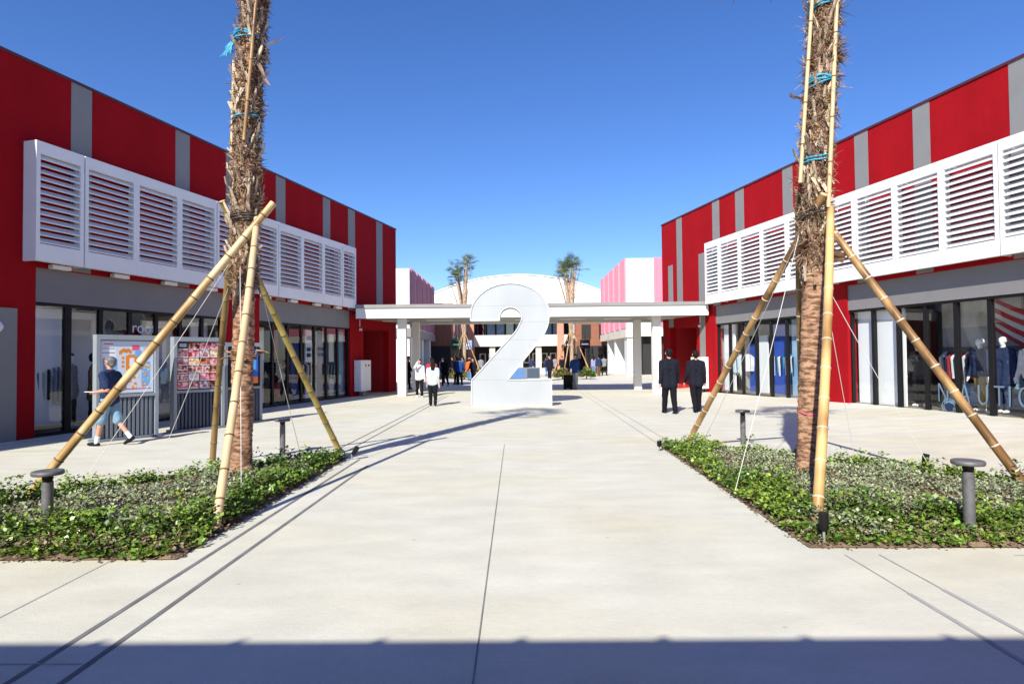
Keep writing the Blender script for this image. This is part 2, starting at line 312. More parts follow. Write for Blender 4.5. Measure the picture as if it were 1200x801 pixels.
def planter(side, label):
    poly = PL[side]; xs = [p[0] for p in poly]; ys = [p[1] for p in poly]
    st = .12; gx, gy = np.meshgrid(np.arange(min(xs), max(xs)+st, st), np.arange(min(ys), max(ys)+st, st)); 
    # soil sheet following the planter outline, slightly mounded and lumpy
    bm = bmesh.new(); f = bm.faces.new([bm.verts.new((x, y, 0)) for x, y in poly])
    bmesh.ops.triangulate(bm, faces=[f])
    for _ in range(5): bmesh.ops.subdivide_edges(bm, edges=bm.edges, cuts=1, use_grid_fill=True)
    co = np.array([v.co[:2] for v in bm.verts]); z = mound(co[:, 0], co[:, 1], poly)+rng.normal(0, .012, len(co)); z[edged(co[:, 0], co[:, 1], poly) < .01] = .01
    for v, q in zip(bm.verts, z): v.co.z = q
    if bm.faces[:] and sum(q.normal.z for q in bm.faces) < 0: bmesh.ops.reverse_faces(bm, faces=bm.faces)
    me = bpy.data.meshes.new('planter_soil'); bm.to_mesh(me); bm.free(); me.materials.append(M['soil'])
    tag(obj('planter_soil', me), kind='structure')
    # kerbless edging strip
    j = rng.uniform(-.5, .5, (2,)+gx.shape)*.9
    def scatter(sp):
        a, b = np.meshgrid(np.arange(min(xs), max(xs), sp), np.arange(min(ys), max(ys), sp)); a = a.ravel()+rng.uniform(-.5, .5, a.size)*sp; b = b.ravel()+rng.uniform(-.5, .5, b.size)*sp
        k = inside(a, b, poly); a, b = a[k], b[k]; return a, b, edged(a, b, poly)
    ringw = .36
    patch = lambda x, y: .25*np.sin(x*2.3+1)*np.cos(y*1.9)+.12*np.sin(x*7.1+y*5.3)
    tv = (-3.6, 8.0) if side == 'L' else (3.62, 7.9)
    a, b, e = scatter(.08); rd = ring_dist(a, b, poly)
    cx, cy = (-4.2, 6.9) if side == 'L' else (4.0, 7.1)
    k = (e > .025) & (rd < ringw+patch(a, b)*.6) & (rng.random(len(a)) < .95)
    a1, b1, e1 = a[k], b[k], e[k]
    h1 = (.09+.14*np.minimum(1, e1/.45))*(1+.30*np.sin(a1*5+b1*3)*np.sin(b1*7-a1*2)+.35*np.sin(a1*19+b1*6)*np.sin(b1*17-a1*5))*rng.uniform(.6, 1.4, len(a1))*np.clip((b1-min(ys)+.15)/.85, .42, 1)
    V1, F1 = leaves(np.stack([a1, b1, mound(a1, b1, poly)*.6], 1), 34, .075, h1, .044)
    sel = rng.random(len(F1)) < .93
    k = (rd > ringw+patch(a, b)*.6-.12) & (rng.random(len(a)) < .78)
    a2, b2 = a[k], b[k]; h2 = rng.uniform(.06, .16, len(a2))*(1+.4*np.sin(a2*4)*np.cos(b2*3))
    base2 = np.stack([a2, b2, mound(a2, b2, poly)*.8], 1)
    V2, F2 = leaves(base2, 26, .07, h2, .032, .6)
    a4, b4, e4 = scatter(.045); q = rng.random(len(a4)) < .9; a4, b4, e4 = a4[q], b4[q], e4[q]
    V4, F4 = leaves(np.stack([a4, b4, mound(a4, b4, poly)-.03], 1), 5, .05, np.full(len(a4), .10)*(e4/.1).clip(.15, 1), .035, .1)
    def mk(name, parts, lab):
        V = np.concatenate([p[0] for p in parts]); off = 0; Fs = []; mi = []
        for i, p in enumerate(parts): Fs.append(p[1]+off); off += len(p[0]); mi.append(np.full(len(p[1]), i))
        me = big_mesh(name, V, np.concatenate(Fs), [p[2] for p in parts], np.concatenate(mi)); return me
    o = obj('hedge', mk('hedge', [(V1, F1, M['leaf'])], 0)); tag(o, 'low glossy green border hedge round the %s planting bed' % label, 'hedge', kind='stuff')
    o = obj('ground_cover', mk('ground_cover', [(V2, F2, M['leaf_g']), (V4, F4, M['twig'])], 0)); tag(o, 'sparse grey green ground cover with bare twigs inside the %s bed' % label, 'ground cover', kind='stuff')
planter('L', 'left'); planter('R', 'right')

# ------------------------------------------------------------------ the two red shop buildings
SL = {'L': dict(u=(.24254, .97014), O=(-13.28, 0, 0), s=-1, end=29.8, A=(12.80, 18.3, 7), B=(19.84, 25.5, 7), op=(26.6, 29.0), lo=[12.53, 19.30], stripes=[(13.53, 14.02), (16.43, 16.92), (18.32, 18.75), (20.67, 21.18), (23.5, 24.0), (25.35, 25.9), (27.8, 28.4)], short=[]),
      'R': dict(u=(-.21905, .97571), O=(13.70, 0, 0), s=1, end=29.57, A=(12.26, 17.98, 7), B=(19.95, 25.0, 6), op=(26.45, 28.85), lo=[12.22, 19.05], stripes=[(12.75, 13.25), (15.16, 15.64), (17.08, 17.56), (20.2, 20.7), (22.9, 23.45), (24.56, 25.07), (27.6, 28.1)], short=[(28.5, 28.95, 5.8), (25.75, 26.2, 5.9)])}
def building(side, label):
    D = SL[side]; s = D['s']; uy = D['u'][1]; T = lambda Y: Y/uy
    root = thing('shop_building', D['O'], math.atan2(D['u'][1], D['u'][0]), label, 'building')
    H = 7.84
    def bx(mb, t0, t1, d0, d1, z0, z1, mi=0): mb.box(t0, t1, s*d0, s*d1, z0, z1, mi)
    w = MB(); a0, a1, n_a = D['A']; b0, b1, n_b = D['B']; e = T(D['end']); o0, o1 = map(T, D['op'])
    bx(w, T(1), e, -.3, 0, 3.58, H)                                   # upper band
    for p, q in ((T(1), T(a0)), (T(a1), T(b0)), (T(b1), o0), (o1, e)): bx(w, p, q, -.3, 0, -.1, 3.58)
    bx(w, o0, o1, -.3, 0, 2.88, 3.58)
    bx(w, e-.3, e, -13, -.3, -.1, H); bx(w, T(1), T(1)+.3, -13, -.3, -.1, H); bx(w, T(1)+.3, e-.3, -13, -12.7, -.1, H)
    w.build('wall', M['red'], root)
    r = MB(); bx(r, T(1)+.3, e-.3, -12.7, -.3, 7.3, 7.45); r.build('roof', M['fascia'], root)
    c = MB(); bx(c, T(1)-.03, e+.03, -.36, .03, H, H+.06); bx(c, e-.33, e+.03, -13, -.36, H, H+.06); c.build('coping', M['coping'], root)
    lobot = 3.67
    for y0, y1 in D['stripes']:
        c = MB(); bx(c, T(y0), T(y1), 0, .006, 3.60 if y0 < 26.4 else (3.60), H-.002); c.build('grey_panel', M['grey'], root)
    for y0, y1, zt in D['short']:
        c = MB(); bx(c, T(y0), T(y1), 0, .006, 2.9 if y0 > 27 else .05, zt); c.build('grey_panel', M['grey'], root)
    if side == 'L':
        c = MB(); bx(c, T(6), T(12.42), 0, .03, .0, 2.68); c.build('grey_cladding', M['grey'], root)
        g = MB(); zc = 2.30; pts = []
        g.tube([(T(12.02), s*.031, zc), (T(12.02), s*.06, zc), (T(12.02), s*.10, zc), (T(12.02), s*.125, zc)], [.125, .125, .10, .05], 16); g.build('wall_lamp', M['white'], root)
    for (y0, y1, n) in (D['A'], D['B']):
        t0, t1 = T(y0), T(y1)
        c = MB(); bx(c, t0, t1, -.22, -.04, 2.86, 3.58); c.build('fascia', M['fascia'], root)
        p = (t1-t0)/n
        fr = MB(); bx(fr, t0, t1, -.20, -.06, 2.80, 2.86); fr.build('window_head', M['black'], root); fr = MB(); bx(fr, t0, t1, -.20, -.06, -.1, .07+ (gz(8.5) if side == 'R' else 0)*.6); fr.build('window_sill', M['black'], root)
        for i in range(n+1):
            mw = .035 if i in (0, n) else .052
            tc = t0+i*p + (mw if i == 0 else -mw if i == n else 0)
            if i == 1 and y0 < 15: mw = .075
            m_ = MB(); bx(m_, tc-mw, tc+mw, -.195, -.095, .0, 2.80); m_.build('mullion', M['black'], root)
        for i in range(n):
            g = MB(); bx(g, t0+i*p+.04, t0+(i+1)*p-.04, -.13, -.125, .05, 2.81)
            # one face sheet is enough for thin glass: keep the outer face only
            g.v = g.v; y = s*-.13; ta, tb = t0+i*p+.03, t0+(i+1)*p-.03
            g = MB(); g.quad((ta, y, .03), (tb, y, .03), (tb, y, 2.82), (ta, y, 2.82)); g.build('glass_pane', M['glass'], root)
        # the room behind
        dp = -4.6
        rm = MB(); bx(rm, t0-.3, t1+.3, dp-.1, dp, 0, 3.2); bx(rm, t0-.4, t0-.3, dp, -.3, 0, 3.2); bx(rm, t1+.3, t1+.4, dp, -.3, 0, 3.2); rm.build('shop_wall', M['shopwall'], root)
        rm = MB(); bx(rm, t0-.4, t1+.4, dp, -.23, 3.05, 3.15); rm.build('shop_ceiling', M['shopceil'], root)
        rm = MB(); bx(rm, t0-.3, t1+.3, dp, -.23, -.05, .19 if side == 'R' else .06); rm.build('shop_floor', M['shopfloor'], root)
        def wallp(i0, i1, d, z0, z1, m, name='display_panel'):
            q = MB(); bx(q, t0+i0*p+.03, t0+i1*p-.03, d-.05, d, z0, z1); return q.build(name, m, root)
        for k in range(n):   # ceiling spotlights' tracks inside
            pass
        if side == 'L' and y0 < 15:
            wallp(.05, 1.3, -.38, .2, 2.8, M['display']); wallp(1.5, 3.3, -1.25, .1, 2.8, M['display']); wallp(3.6, 4.4, -1.9, 1.2, 2.7, M['c_royal']); wallp(4.6, 6.0, -1.1, .1, 2.7, M['display']); wallp(6.1, 7, -.6, .1, 2.7, M['display'])
        elif side == 'L':
            wallp(.5, 1.6, -.8, .1, 2.7, M['cream'], 'display_panel'); wallp(1.9, 2.4, -.7, .1, 2.7, M['c_red']); wallp(3.0, 3.9, -.55, .1, 2.2, M['c_royal']); wallp(4.0, 4.85, -.5, .1, 2.7, M['display']); wallp(4.9, 5.6, -.52, .1, 2.7, M['c_palegrey']); wallp(6.0, 6.5, -.5, .1, 2.6, M['white']); wallp(6.5, 7, -.3, .1, 2.7, M['c_denim'])
            for i0, z0 in ((4.1, 2.45), (4.1, 2.02), (4.1, 1.80), (5.0, 2.05), (5.0, 1.83)): wallp(i0, i0+.5, -.44, z0-.13, z0, M['c_royal'], 'sign_strip')
        elif y0 < 15:
            wallp(4.95, 6.95, -.30, .05, 2.80, M['display'])
            # sea photograph with the flag over it, a big flat print at the back of the window
            q = MB(); tA, tB, dd = t0-.25, t0+4.80*p, -1.35
            bx(q, tA, tB, dd-.05, dd, .25, 3.0, 0)
            bx(q, tA, tB, dd, dd+.004, .25, 1.62, 1); bx(q, tA, tB, dd, dd+.004, 1.62, 1.75, 2); bx(q, tA+2.2, tB, dd, dd+.003, 2.25, 3.0, 3)
            bd = q.build('backdrop_print', [M['c_palegrey'], M['c_sea'], M['c_shore'], M['c_haze']], root)
            st = MB(); K = 7; N_ = 14
            for k in range(K):
                vs = []
                for i in range(N_+1):
                    x = i/N_; tt = tA+.1+2.9*x
                    base = 3.0-.05-.9*(1-x)**1.0*1.0+.10*math.sin(x*7); wdt = (.125+.02*math.sin(x*5+k))
                    z = base-.15*k*(.75+.35*(1-x))
                    vs += [(tt, s*(dd+.009), min(2.97, z)), (tt, s*(dd+.009), min(2.97, z-wdt))]
                st.add(vs, [(2*i, 2*i+1, 2*i+3, 2*i+2) for i in range(N_)], k % 2)
            st.build('flag_print', [M['c_flagred'], M['whiteprint']], bd)
        else:
            wallp(5.0, 5.95, -.35, .05, 2.80, M['display']); wallp(3.9, 4.6, -.7, .15, 2.0, M['c_blue']); wallp(3.0, 3.8, -.6, .15, 2.3, M['display']); wallp(1.6, 2.8, -.6, .15, 2.7, M['c_blue']); wallp(0, 1.5, -.6, .1, 2.8, M['c_sky'])
    # recessed doorway below the canopy
    q = MB(); bx(q, o0-.05, o0, -3, -.3, -.05, 2.9); bx(q, o1, o1+.05, -3, -.3, -.05, 2.9); bx(q, o0, o1, -3.1, -3, -.05, 2.9); bx(q, o0, o1, -3, -.3, 2.88, 2.95); q.build('doorway', M['red_in'], root)
    q = MB(); bx(q, o0+.05, o0+1.1, -2.99, -2.9, 0, 2.4); q.build('door', M['dark'], root)
    q = MB(); bx(q, o1-1.0, o1-.25, -1.3, -1.2, -.02, 2.1); q.build('door', M['grey'], root)
    q = MB(); bx(q, o1-1.75, o1-1.05, -1.35, -1.15, .25, .95); q.build('white_box', M['white'], root)
    q = MB(); bx(q, o0+.1, o0+.5, -.9, -.4, 2.80, 2.87); q.build('light_panel', M['white'], root)
    # louvre screens
    z0, z1 = 3.67, 6.15
    def louvre(t0, t1, closeL, closeR):
        f = MB(); w_ = .085
        bx(f, t0, t1, .24, .35, z1-.25, z1); bx(f, t0, t1, .24, .35, z0, z0+.36); bx(f, t0, t0+w_, .24, .35, z0+.36, z1-.25); bx(f, t1-w_, t1, .24, .35, z0+.36, z1-.25)
        if closeL: bx(f, t0, t0+.05, .003, .24, z0, z1)
        if closeR: bx(f, t1-.05, t1, .003, .24, z0, z1)
        bx(f, t0+.06, t0+.10, .003, .24, z1-.2, z1-.1); bx(f, t1-.1, t1-.06, .003, .24, z1-.2, z1-.1)
        bx(f, t0+w_, t0+w_+.03, .22, .24, z0+.36, z1-.25); bx(f, t1-w_-.03, t1-w_, .22, .24, z0+.36, z1-.25)
        fr = f.build('louvre_screen', M['white'], root)
        n = 13; hh = (z1-.25)-(z0+.36); sp = hh/n
        key = (round(t1-t0, 2), s)
        if key not in slatmesh:
            q = MB(); L_ = (t1-t0-2*w_-.004); dy, dz = .155*math.cos(math.radians(44)), .155*math.sin(math.radians(44)); th = .014
            # profile of a blade: outer edge low
            pr = [(dy/2, -dz/2), (dy/2+.004, -dz/2+.018), (-dy/2+.004, dz/2+.012), (-dy/2, dz/2)]
            vs = [(x, s*p[0], p[1]) for x in (0, L_) for p in pr]
            q.add(vs, [(0, 1, 2, 3), (7, 6, 5, 4), (0, 4, 5, 1), (1, 5, 6, 2), (2, 6, 7, 3), (3, 7, 4, 0)]); slatmesh[key] = q.mesh('slat', M['white'])
        for i in range(n):
            o = obj('slat', slatmesh[key], fr); o.location = (t0+w_+.002, s*.29, z0+.36+sp*(i+.5)); o.rotation_euler = (random.uniform(-.02, .02), 0, 0)
    for y0 in D['lo']:
        t = T(y0); sgl, tr = T(1.03), T(1.32)
        louvre(t, t+sgl, 1, 0); t += sgl+.03
        for k in range(3): louvre(t, t+tr-.002, k == 0, k == 2); t += tr
        t += .03; louvre(t, t+sgl, 0, 1)
        for k in range(4 if side == 'L' else 0):
            q = MB(); tt = T(y0)+.5+k*1.5; bx(q, tt, tt+.42, .05, .18, 3.575, 3.66); q.build('downlight', M['white'], root)
    q = MB(); bx(q, o0-.35, o0-.32, .001, .02, 2.95, 3.25); bx(q, o0-.37, o0-.29, .0, .09, 2.78, 2.88); q.build('lamp', M['white'], root)
    return root
slatmesh = {}
M['c_blue'] = mat('print_blue', lin((40, 80, 175)), .6, .1, 2)
M['c_sea'] = mat('print_sea', lin((55, 100, 165)), .5, .4, 5, col2=lin((170, 205, 235)), stretch=(1, 1, 5))
M['c_shore'] = mat('print_shore', lin((95, 95, 90)), .5, .3, 5)
M['c_haze'] = mat('print_hazy_cloth', lin((170, 170, 165)), .5, .25, 2, col2=lin((235, 230, 220)))
M['c_sky'] = mat('print_sky', lin((95, 150, 200)), .5, .1, 1, col2=lin((170, 200, 225)))
M['c_flagred'] = mat('print_flag_red', lin((190, 30, 45)), .5, .1, 3)
M['whiteprint'] = mat('print_flag_white', lin((225, 225, 230)), .5, .05, 3)
bL = building('L', 'dark red shop block on the left in shade with white louvre screens above its windows')
bR = building('R', 'bright sunlit red shop block on the right with flag print in its window')
# lettering on the glass
Ltr = M['paper']
def facade_text(side, body, Y, z, size, m, d=.0, sx=1):
    D = SL[side]; root = bL if side == 'L' else bR; me = text_mesh('lettering', body, size, m)
    # local x of text runs along the facade so that it reads from the plaza
    o = obj('lettering', me, root); t = Y/D['u'][1]
    if side == 'L': R_ = Matrix(((1, 0, 0), (0, 0, -1), (0, 1, 0))).to_4x4()
    else: R_ = Matrix(((-1, 0, 0), (0, 0, 1), (0, 1, 0))).to_4x4()
    o.matrix_local = Matrix.Translation((t, D['s']*d, z)) @ R_ @ Matrix.Diagonal((sx, 1, 1, 1)); return o
facade_text('L', 'roots', 15.25, 2.30, .40, Ltr, -.16, 1.0)
M['letter'] = mat('frosted_letter', (.13, .19, .26), .6, .05)
for ch, Y in zip('NAUTICA', (15.25, 14.68, 14.25, 13.86, 13.56, 13.35, 12.85)): facade_text('R', ch, Y, .40, .68, M['letter'], -.11, .62)

q = MB(); t_ = 14.95/.97571; R_ = [(.19*math.cos(k*PI/12), .19*math.sin(k*PI/12)) for k in range(25)]
q.tube([(t_+a, -.115, .30+b) for a, b in R_], [.012]*25, 5); q.tube([(t_+a*.75, -.115, .30+b*.75) for a, b in R_], [.010]*25, 5); q.tube([(t_, -.12, .30), (t_, -.112, .30)], [.10, .10], 16, 1)
q.build('round_emblem', [M['letter'], M['c_navy']], bR)
# ------------------------------------------------------------------ white covered walkway between the blocks
cp = thing('entrance_canopy', (.55, 25.3, 0), 0, 'flat white canopy on square columns joining the two red blocks behind the numeral', 'canopy')
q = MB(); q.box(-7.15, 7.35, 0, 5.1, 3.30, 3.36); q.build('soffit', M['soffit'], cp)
q = MB(); q.box(-7.15, 7.35, -.06, .0, 3.24, 3.66); q.box(-7.15, 7.35, 5.1, 5.16, 3.24, 3.66); q.build('fascia', M['white2'], cp)
q = MB(); q.box(-7.15, 7.35, -.12, 5.2, 3.66, 3.80); q.build('roof', M['grey'], cp)
for x, y in ((-5.37, .65), (5.35, .65), (-5.33, 4.0), (5.2, 4.0)):
    q = MB(); q.box(x-.17, x+.17, y-.17, y+.17, -.02, 3.30); q.build('column', M['white2'], cp)
for x in (-6, -4, -2, 0, 2, 4, 6):
    q = MB(); q.box(x-.6, x+.6, 2.4, 2.55, 3.26, 3.298); q.build('soffit_light', M['white'], cp)

# ------------------------------------------------------------------ the big numeral
def numeral():
    f = lambda x, y: (((x/3.642+400)-605)*1.6/58.2, 1.6-((y/3.642+280)-418.3)*1.6/58.2)
    arc = lambda cx, cy, rx, ry, a0, a1, n: [(cx+rx*math.cos(math.radians(a0+(a1-a0)*i/n)), cy-ry*math.sin(math.radians(a0+(a1-a0)*i/n))) for i in range(n+1)]
    P = [(552, 347)] + arc(721, 327, 169, 138, 176, 12, 26) + [(888, 330), (884, 365), (874, 392), (858, 420), (836, 448), (708, 601), (895, 601), (895, 714), (554, 714), (554, 601)]
    P += [(738, 402), (752, 382), (764, 358)] + arc(723, 336, 47, 45, -18, 176, 16) + [(676, 347)]
    pts = [f(*p) for p in P]; return [(x, max(z, 0)) for x, z in pts]
pts = numeral(); Y2 = 19.8; DEP = .62
num = thing('numeral_sculpture', (0, Y2, 0), 0, 'giant white frosted numeral 2 standing on the plaza axis', 'sculpture')
n = len(pts)
def band(z0, z1):
    bm = bmesh.new(); fv = [bm.verts.new((x, 0, z)) for x, z in pts]
    for t_ in tessellate_polygon([[Vector((x, z, 0)) for x, z in pts]]): bm.faces.new([fv[i] for i in t_])
    for z, sgn in ((z0, -1), (z1, 1)):
        bmesh.ops.bisect_plane(bm, geom=bm.verts[:]+bm.edges[:]+bm.faces[:], plane_co=(0, 0, z), plane_no=(0, 0, sgn), clear_outer=True)
    if not bm.faces: bm.free(); return
    r = bmesh.ops.extrude_face_region(bm, geom=bm.faces[:]); vv = [g for g in r['geom'] if isinstance(g, bmesh.types.BMVert)]
    bmesh.ops.translate(bm, verts=vv, vec=(0, DEP-.02, 0)); bmesh.ops.translate(bm, verts=bm.verts[:], vec=(0, .01, 0))
    bmesh.ops.recalc_face_normals(bm, faces=bm.faces[:])
    me = bpy.data.meshes.new('panel'); bm.to_mesh(me); bm.free(); me.materials.append(M['sculpt']); obj('panel', me, num)
zs = [0.0, .868, 1.52, 2.15, 2.72, 3.25, 4.2]
for a, b in zip(zs[:-1], zs[1:]): band(a+.0015, b-.0015)
tr = MB()     # raised edging, front and back
for i in range(n):
    (x0, z0), (x1, z1) = pts[i], pts[(i+1) % n]; d = Vector((x1-x0, z1-z0)); L_ = d.length
    if L_ < 1e-5: continue
    d /= L_; nx, nz = -d.y, d.x; w_ = .014
    for ya, yb in ((-.02, .03), (DEP-.03, DEP+.02)):
        a = [(x0+nx*k*w_-d.x*.006, z0+nz*k*w_-d.y*.006) for k in (-1, 1)]; b = [(x1+nx*k*w_+d.x*.006, z1+nz*k*w_+d.y*.006) for k in (-1, 1)]
        vs = [(p[0], y, p[1]) for y in (ya, yb) for p in (a[0], a[1], b[1], b[0])]
        tr.add(vs, [(0, 1, 2, 3), (7, 6, 5, 4), (0, 4, 5, 1), (1, 5, 6, 2), (2, 6, 7, 3), (3, 7, 4, 0)])
tr.build('edging', M['sculpt_e'], num)
q = MB(); q.box(-1.6, 1.3, -.2, DEP+.2, .002, .02); q.build('base_plate', mat('pale_base', (.50, .48, .42), .8), num)

# ------------------------------------------------------------------ palms
def seg_rot(d): return Vector(d).to_track_quat('Z', 'Y').to_matrix().to_4x4()
def boot_mesh(L, w, m, seed):
    r = random.Random(seed); mb = MB(); k = 4; vs = []
    for i in range(k+1):
        t = i/k; ww = w*(1-.55*t)*(1+r.uniform(-.1, .1)); z = L*t; y = .25*L*t*t*r.uniform(.4, 1.2); th = .012*(1-.5*t)
        vs += [(-ww/2, y-.3*ww, z), (0, y+th, z), (ww/2, y-.3*ww, z), (0, y-th, z)]
    fs = [(4*i+j, 4*i+(j+1) % 4, 4*i+4+(j+1) % 4, 4*i+4+j) for i in range(k) for j in range(4)] + [(0, 3, 2, 1), (4*k, 4*k+1, 4*k+2, 4*k+3)]
    mb.add(vs, fs); return mb.mesh('leaf_base', m)
boots = [boot_mesh(.20+.03*i, .055+.01*(i % 3), M['shag'], i) for i in range(5)] + [boot_mesh(.26+.03*i, .062, M['shag2'], 20+i) for i in range(4)]
def frond_mesh(L, nb, m, seed, fold=1.):
    r = random.Random(seed); mb = MB(); mb.tube([(0, 0, 0), (0, L*.2, L*.32), (0, L*.42, L*.55)], [.012, .01, .007], 4)
    c = Vector((0, L*.42, L*.55))
    for i in range(nb):
        a = (i/(nb-1)-.5)*PI*1.5*fold; d = Vector((math.sin(a), math.cos(a)*.75, math.cos(a)*.5)).normalized(); l = L*.5*(1-.25*abs(a)/2)*r.uniform(.85, 1.1)
        u = d.cross(Vector((0, -.5, 1))).normalized()*.018; t1 = c+d*l*.6; t2 = c+d*l+Vector((0, 0, -l*.25))
        mb.add([c-u*.3, t1-u, t2, t1+u, c+u*.3], [(0, 1, 2, 3, 4)])
    return mb.mesh('frond', m)
def big_palm(px, py, lean, ztop, zclean, rb, label, seed, shag_amp):
    r = random.Random(seed); g = np.random.default_rng(seed)
    root = thing('palm_tree', (px, py, 0), 0, label, 'palm tree', None)
    cx = lambda z: (lean[0][0]*0+np.interp(z, [p[0] for p in lean], [p[1] for p in lean]))
    cy = lambda z: np.interp(z, [p[0] for p in lean], [p[2] for p in lean])
    # trunk: lathe with rings and roughness
    nz, na = 260, 28; V = []; 
    for i in range(nz):
        z = -.1+(ztop+.1)*i/(nz-1)
        R0 = rb*(1.12 if z < .2 else 1)*(1-.04*z/ztop)
        if z > zclean: R0 *= 1.02+.08*math.sin(z*5)
        ring = .006*abs(math.sin(z*34+math.sin(z*11)*1.2))
        for j in range(na):
            a = 2*PI*j/na; rr = R0+ring+g.normal(0, .0035)+.006*math.sin(a*5+z*6)
            V.append((cx(z)+rr*math.cos(a), cy(z)+rr*math.sin(a), z))
    F = np.array([(i*na+j, i*na+(j+1) % na, (i+1)*na+(j+1) % na, (i+1)*na+j) for i in range(nz-1) for j in range(na)])
    me = big_mesh('trunk', np.array(V), F, [M['trunk']]); me.polygons.foreach_set('use_smooth', [True]*len(F)); tr_ = obj('trunk', me, root)
    # old leaf bases
    N = 285
    for i in range(N):
        z = zclean+(ztop-zclean)*(i+r.random())/N; a = i*2.399+r.uniform(-.4, .4); m = r.choice(boots[:5] if r.random() < .55 else boots[5:])
        R0 = rb*r.uniform(.93, 1.1); up = 1 if r.random() < .8 else -1
        tilt = r.uniform(-.02, .24) if up > 0 else r.uniform(2.6, 3.1)
        o = obj('leaf_base', m, root)
        if r.random() < .05: tilt = r.uniform(.5, 1.2)
        o.matrix_local = (Matrix.Translation((cx(z)+R0*math.cos(a), cy(z)+R0*math.sin(a), z)) @ Matrix.Rotation(a-PI/2, 4, 'Z') @ Matrix.Rotation(-tilt, 4, 'X')
                          @ Matrix.Rotation(r.uniform(-.45, .45), 4, 'Y') @ Matrix.Scale(r.uniform(.7, 1.25), 4))
    # fibre: loose ribbons
    K = 9000; z = g.uniform(zclean-.1, ztop, K); a = g.uniform(0, 2*PI, K)
    clump = (np.sin(z*9+a*2)+np.sin(z*4.1-a*3))*.5
    out = rb*g.uniform(1.0, 1.3, K)
    P = np.stack([np.interp(z, [p[0] for p in lean], [p[1] for p in lean])+out*np.cos(a), np.interp(z, [p[0] for p in lean], [p[2] for p in lean])+out*np.sin(a), z], 1)
    rad = np.stack([np.cos(a), np.sin(a), np.zeros(K)], 1); tan = np.stack([-np.sin(a), np.cos(a), np.zeros(K)], 1)
    L_ = (g.uniform(.02, .065, K)*(1+shag_amp*np.maximum(0, clump)))[:, None]
    d1 = rad*g.uniform(.1, .9, (K, 1))+tan*g.normal(0, .7, (K, 1))+np.array([0, 0, 1])*g.normal(.1, .8, (K, 1)); d1 /= np.linalg.norm(d1, axis=1)[:, None]
    d2 = d1+rad*g.normal(0, .3, (K, 1))+np.array([0, 0, 1])*g.normal(-.3, .5, (K, 1)); d2 /= np.linalg.norm(d2, axis=1)[:, None]
    w_ = np.cross(d1, g.normal(0, 1, (K, 3))); w_ = w_/np.linalg.norm(w_, axis=1)[:, None]*g.uniform(.002, .009, (K, 1))
    V = np.stack([P-w_, P+w_, P+d1*L_+w_*.7, P+d1*L_-w_*.7, P+d1*L_+d2*L_*.8+w_*.2, P+d1*L_+d2*L_*.8-w_*.2], 1).reshape(-1, 3)
    b = np.arange(K)[:, None]*6; F = np.concatenate([b+np.array([[0, 1, 2, 3]]), b+np.array([[3, 2, 4, 5]])])
    o = obj('fibre', big_mesh('fibre', V, F, [M['fibre']]), root); tag(o, kind='stuff')
    # crown, above the picture: trimmed and tied
    fm = [frond_mesh(1.15+.1*i, 15, M['frond'] if i < 4 else M['frond_dry'], i) for i in range(5)]
    for i in range(26):
        o = obj('frond', fm[i % 5], root); zc = ztop-.02*i+.1; el = .05+.95*(i/26)
        o.matrix_local = Matrix.Translation((cx(zc), cy(zc), zc)) @ Matrix.Rotation(i*2.399, 4, 'Z') @ Matrix.Rotation(-el+.35, 4, 'X')
    return root, cx, cy
pLr, lcx, lcy = big_palm(-3.60, 8.02, [(0, 0, 0), (2.5, .03, 0), (3.9, .055, 0), (5.2, .09, 0), (6.4, .17, 0), (7.6, .25, 0)], 7.5, 2.62, .128, 'tall palm with shaggy upper trunk in the left bed propped by four bamboo poles', 1, .6)
pRr, rcx, rcy = big_palm(3.64, 7.85, [(0, .03, 0), (.9, .07, 0), (2.5, .17, 0), (3.8, .21, 0), (5.05, .31, 0), (6.2, .38, 0), (7.6, .45, 0)], 6.9, 2.80, .128, 'tall palm leaning slightly in the right bed with ragged brown fibre on its trunk', 2, 1.5)
# brown fibrous mantle hanging where the clean trunk of the right palm ends, and the collar on the left one
def mantle(root, cx, cy, z0, z1, R0, seed, n=46, m=None, sc=1.6):
    r = random.Random(seed)
    for i in range(n):
        z = r.uniform(z0, z1); a = r.uniform(0, 2*PI); o = obj('leaf_base', r.choice(boots[:5]), root)
        o.matrix_local = Matrix.Translation((cx(z)+R0*math.cos(a), cy(z)+R0*math.sin(a), z)) @ Matrix.Rotation(a-PI/2, 4, 'Z') @ Matrix.Rotation(r.uniform(2.3, 3.0), 4, 'X') @ Matrix.Scale(sc*r.uniform(.7, 1.2), 4)
mantle(pRr, rcx, rcy, 2.55, 3.05, .13, 5, 20, sc=1.4)
mantle(pLr, lcx, lcy, 2.35, 2.9, .13, 6, 18, sc=.9)
def curl(root, x, y, z, dx, m=M['trunk']):
    q = MB(); n_ = 8; vs = []
    for i in range(n_+1):
        t = i/n_; a = t*2.6; X = x+dx*(.04+.20*math.sin(a*.6)); Z = z+.10-.16*t*1.2+.10*t*t
        for k in (-1, 1): vs.append((X, y-.07*(k)*(1-.4*t), Z+.05*k))
    q.add(vs, [(2*i, 2*i+1, 2*i+3, 2*i+2) for i in range(n_)], 0, True); q.build('leaf_sheath', m, root)
curl(pRr, .30, -.05, 2.80, 1.0); curl(pRr, .10, -.12, 2.9, -.9); curl(pRr, .22, -.12, 2.6, .3)
r_ = random.Random(3)
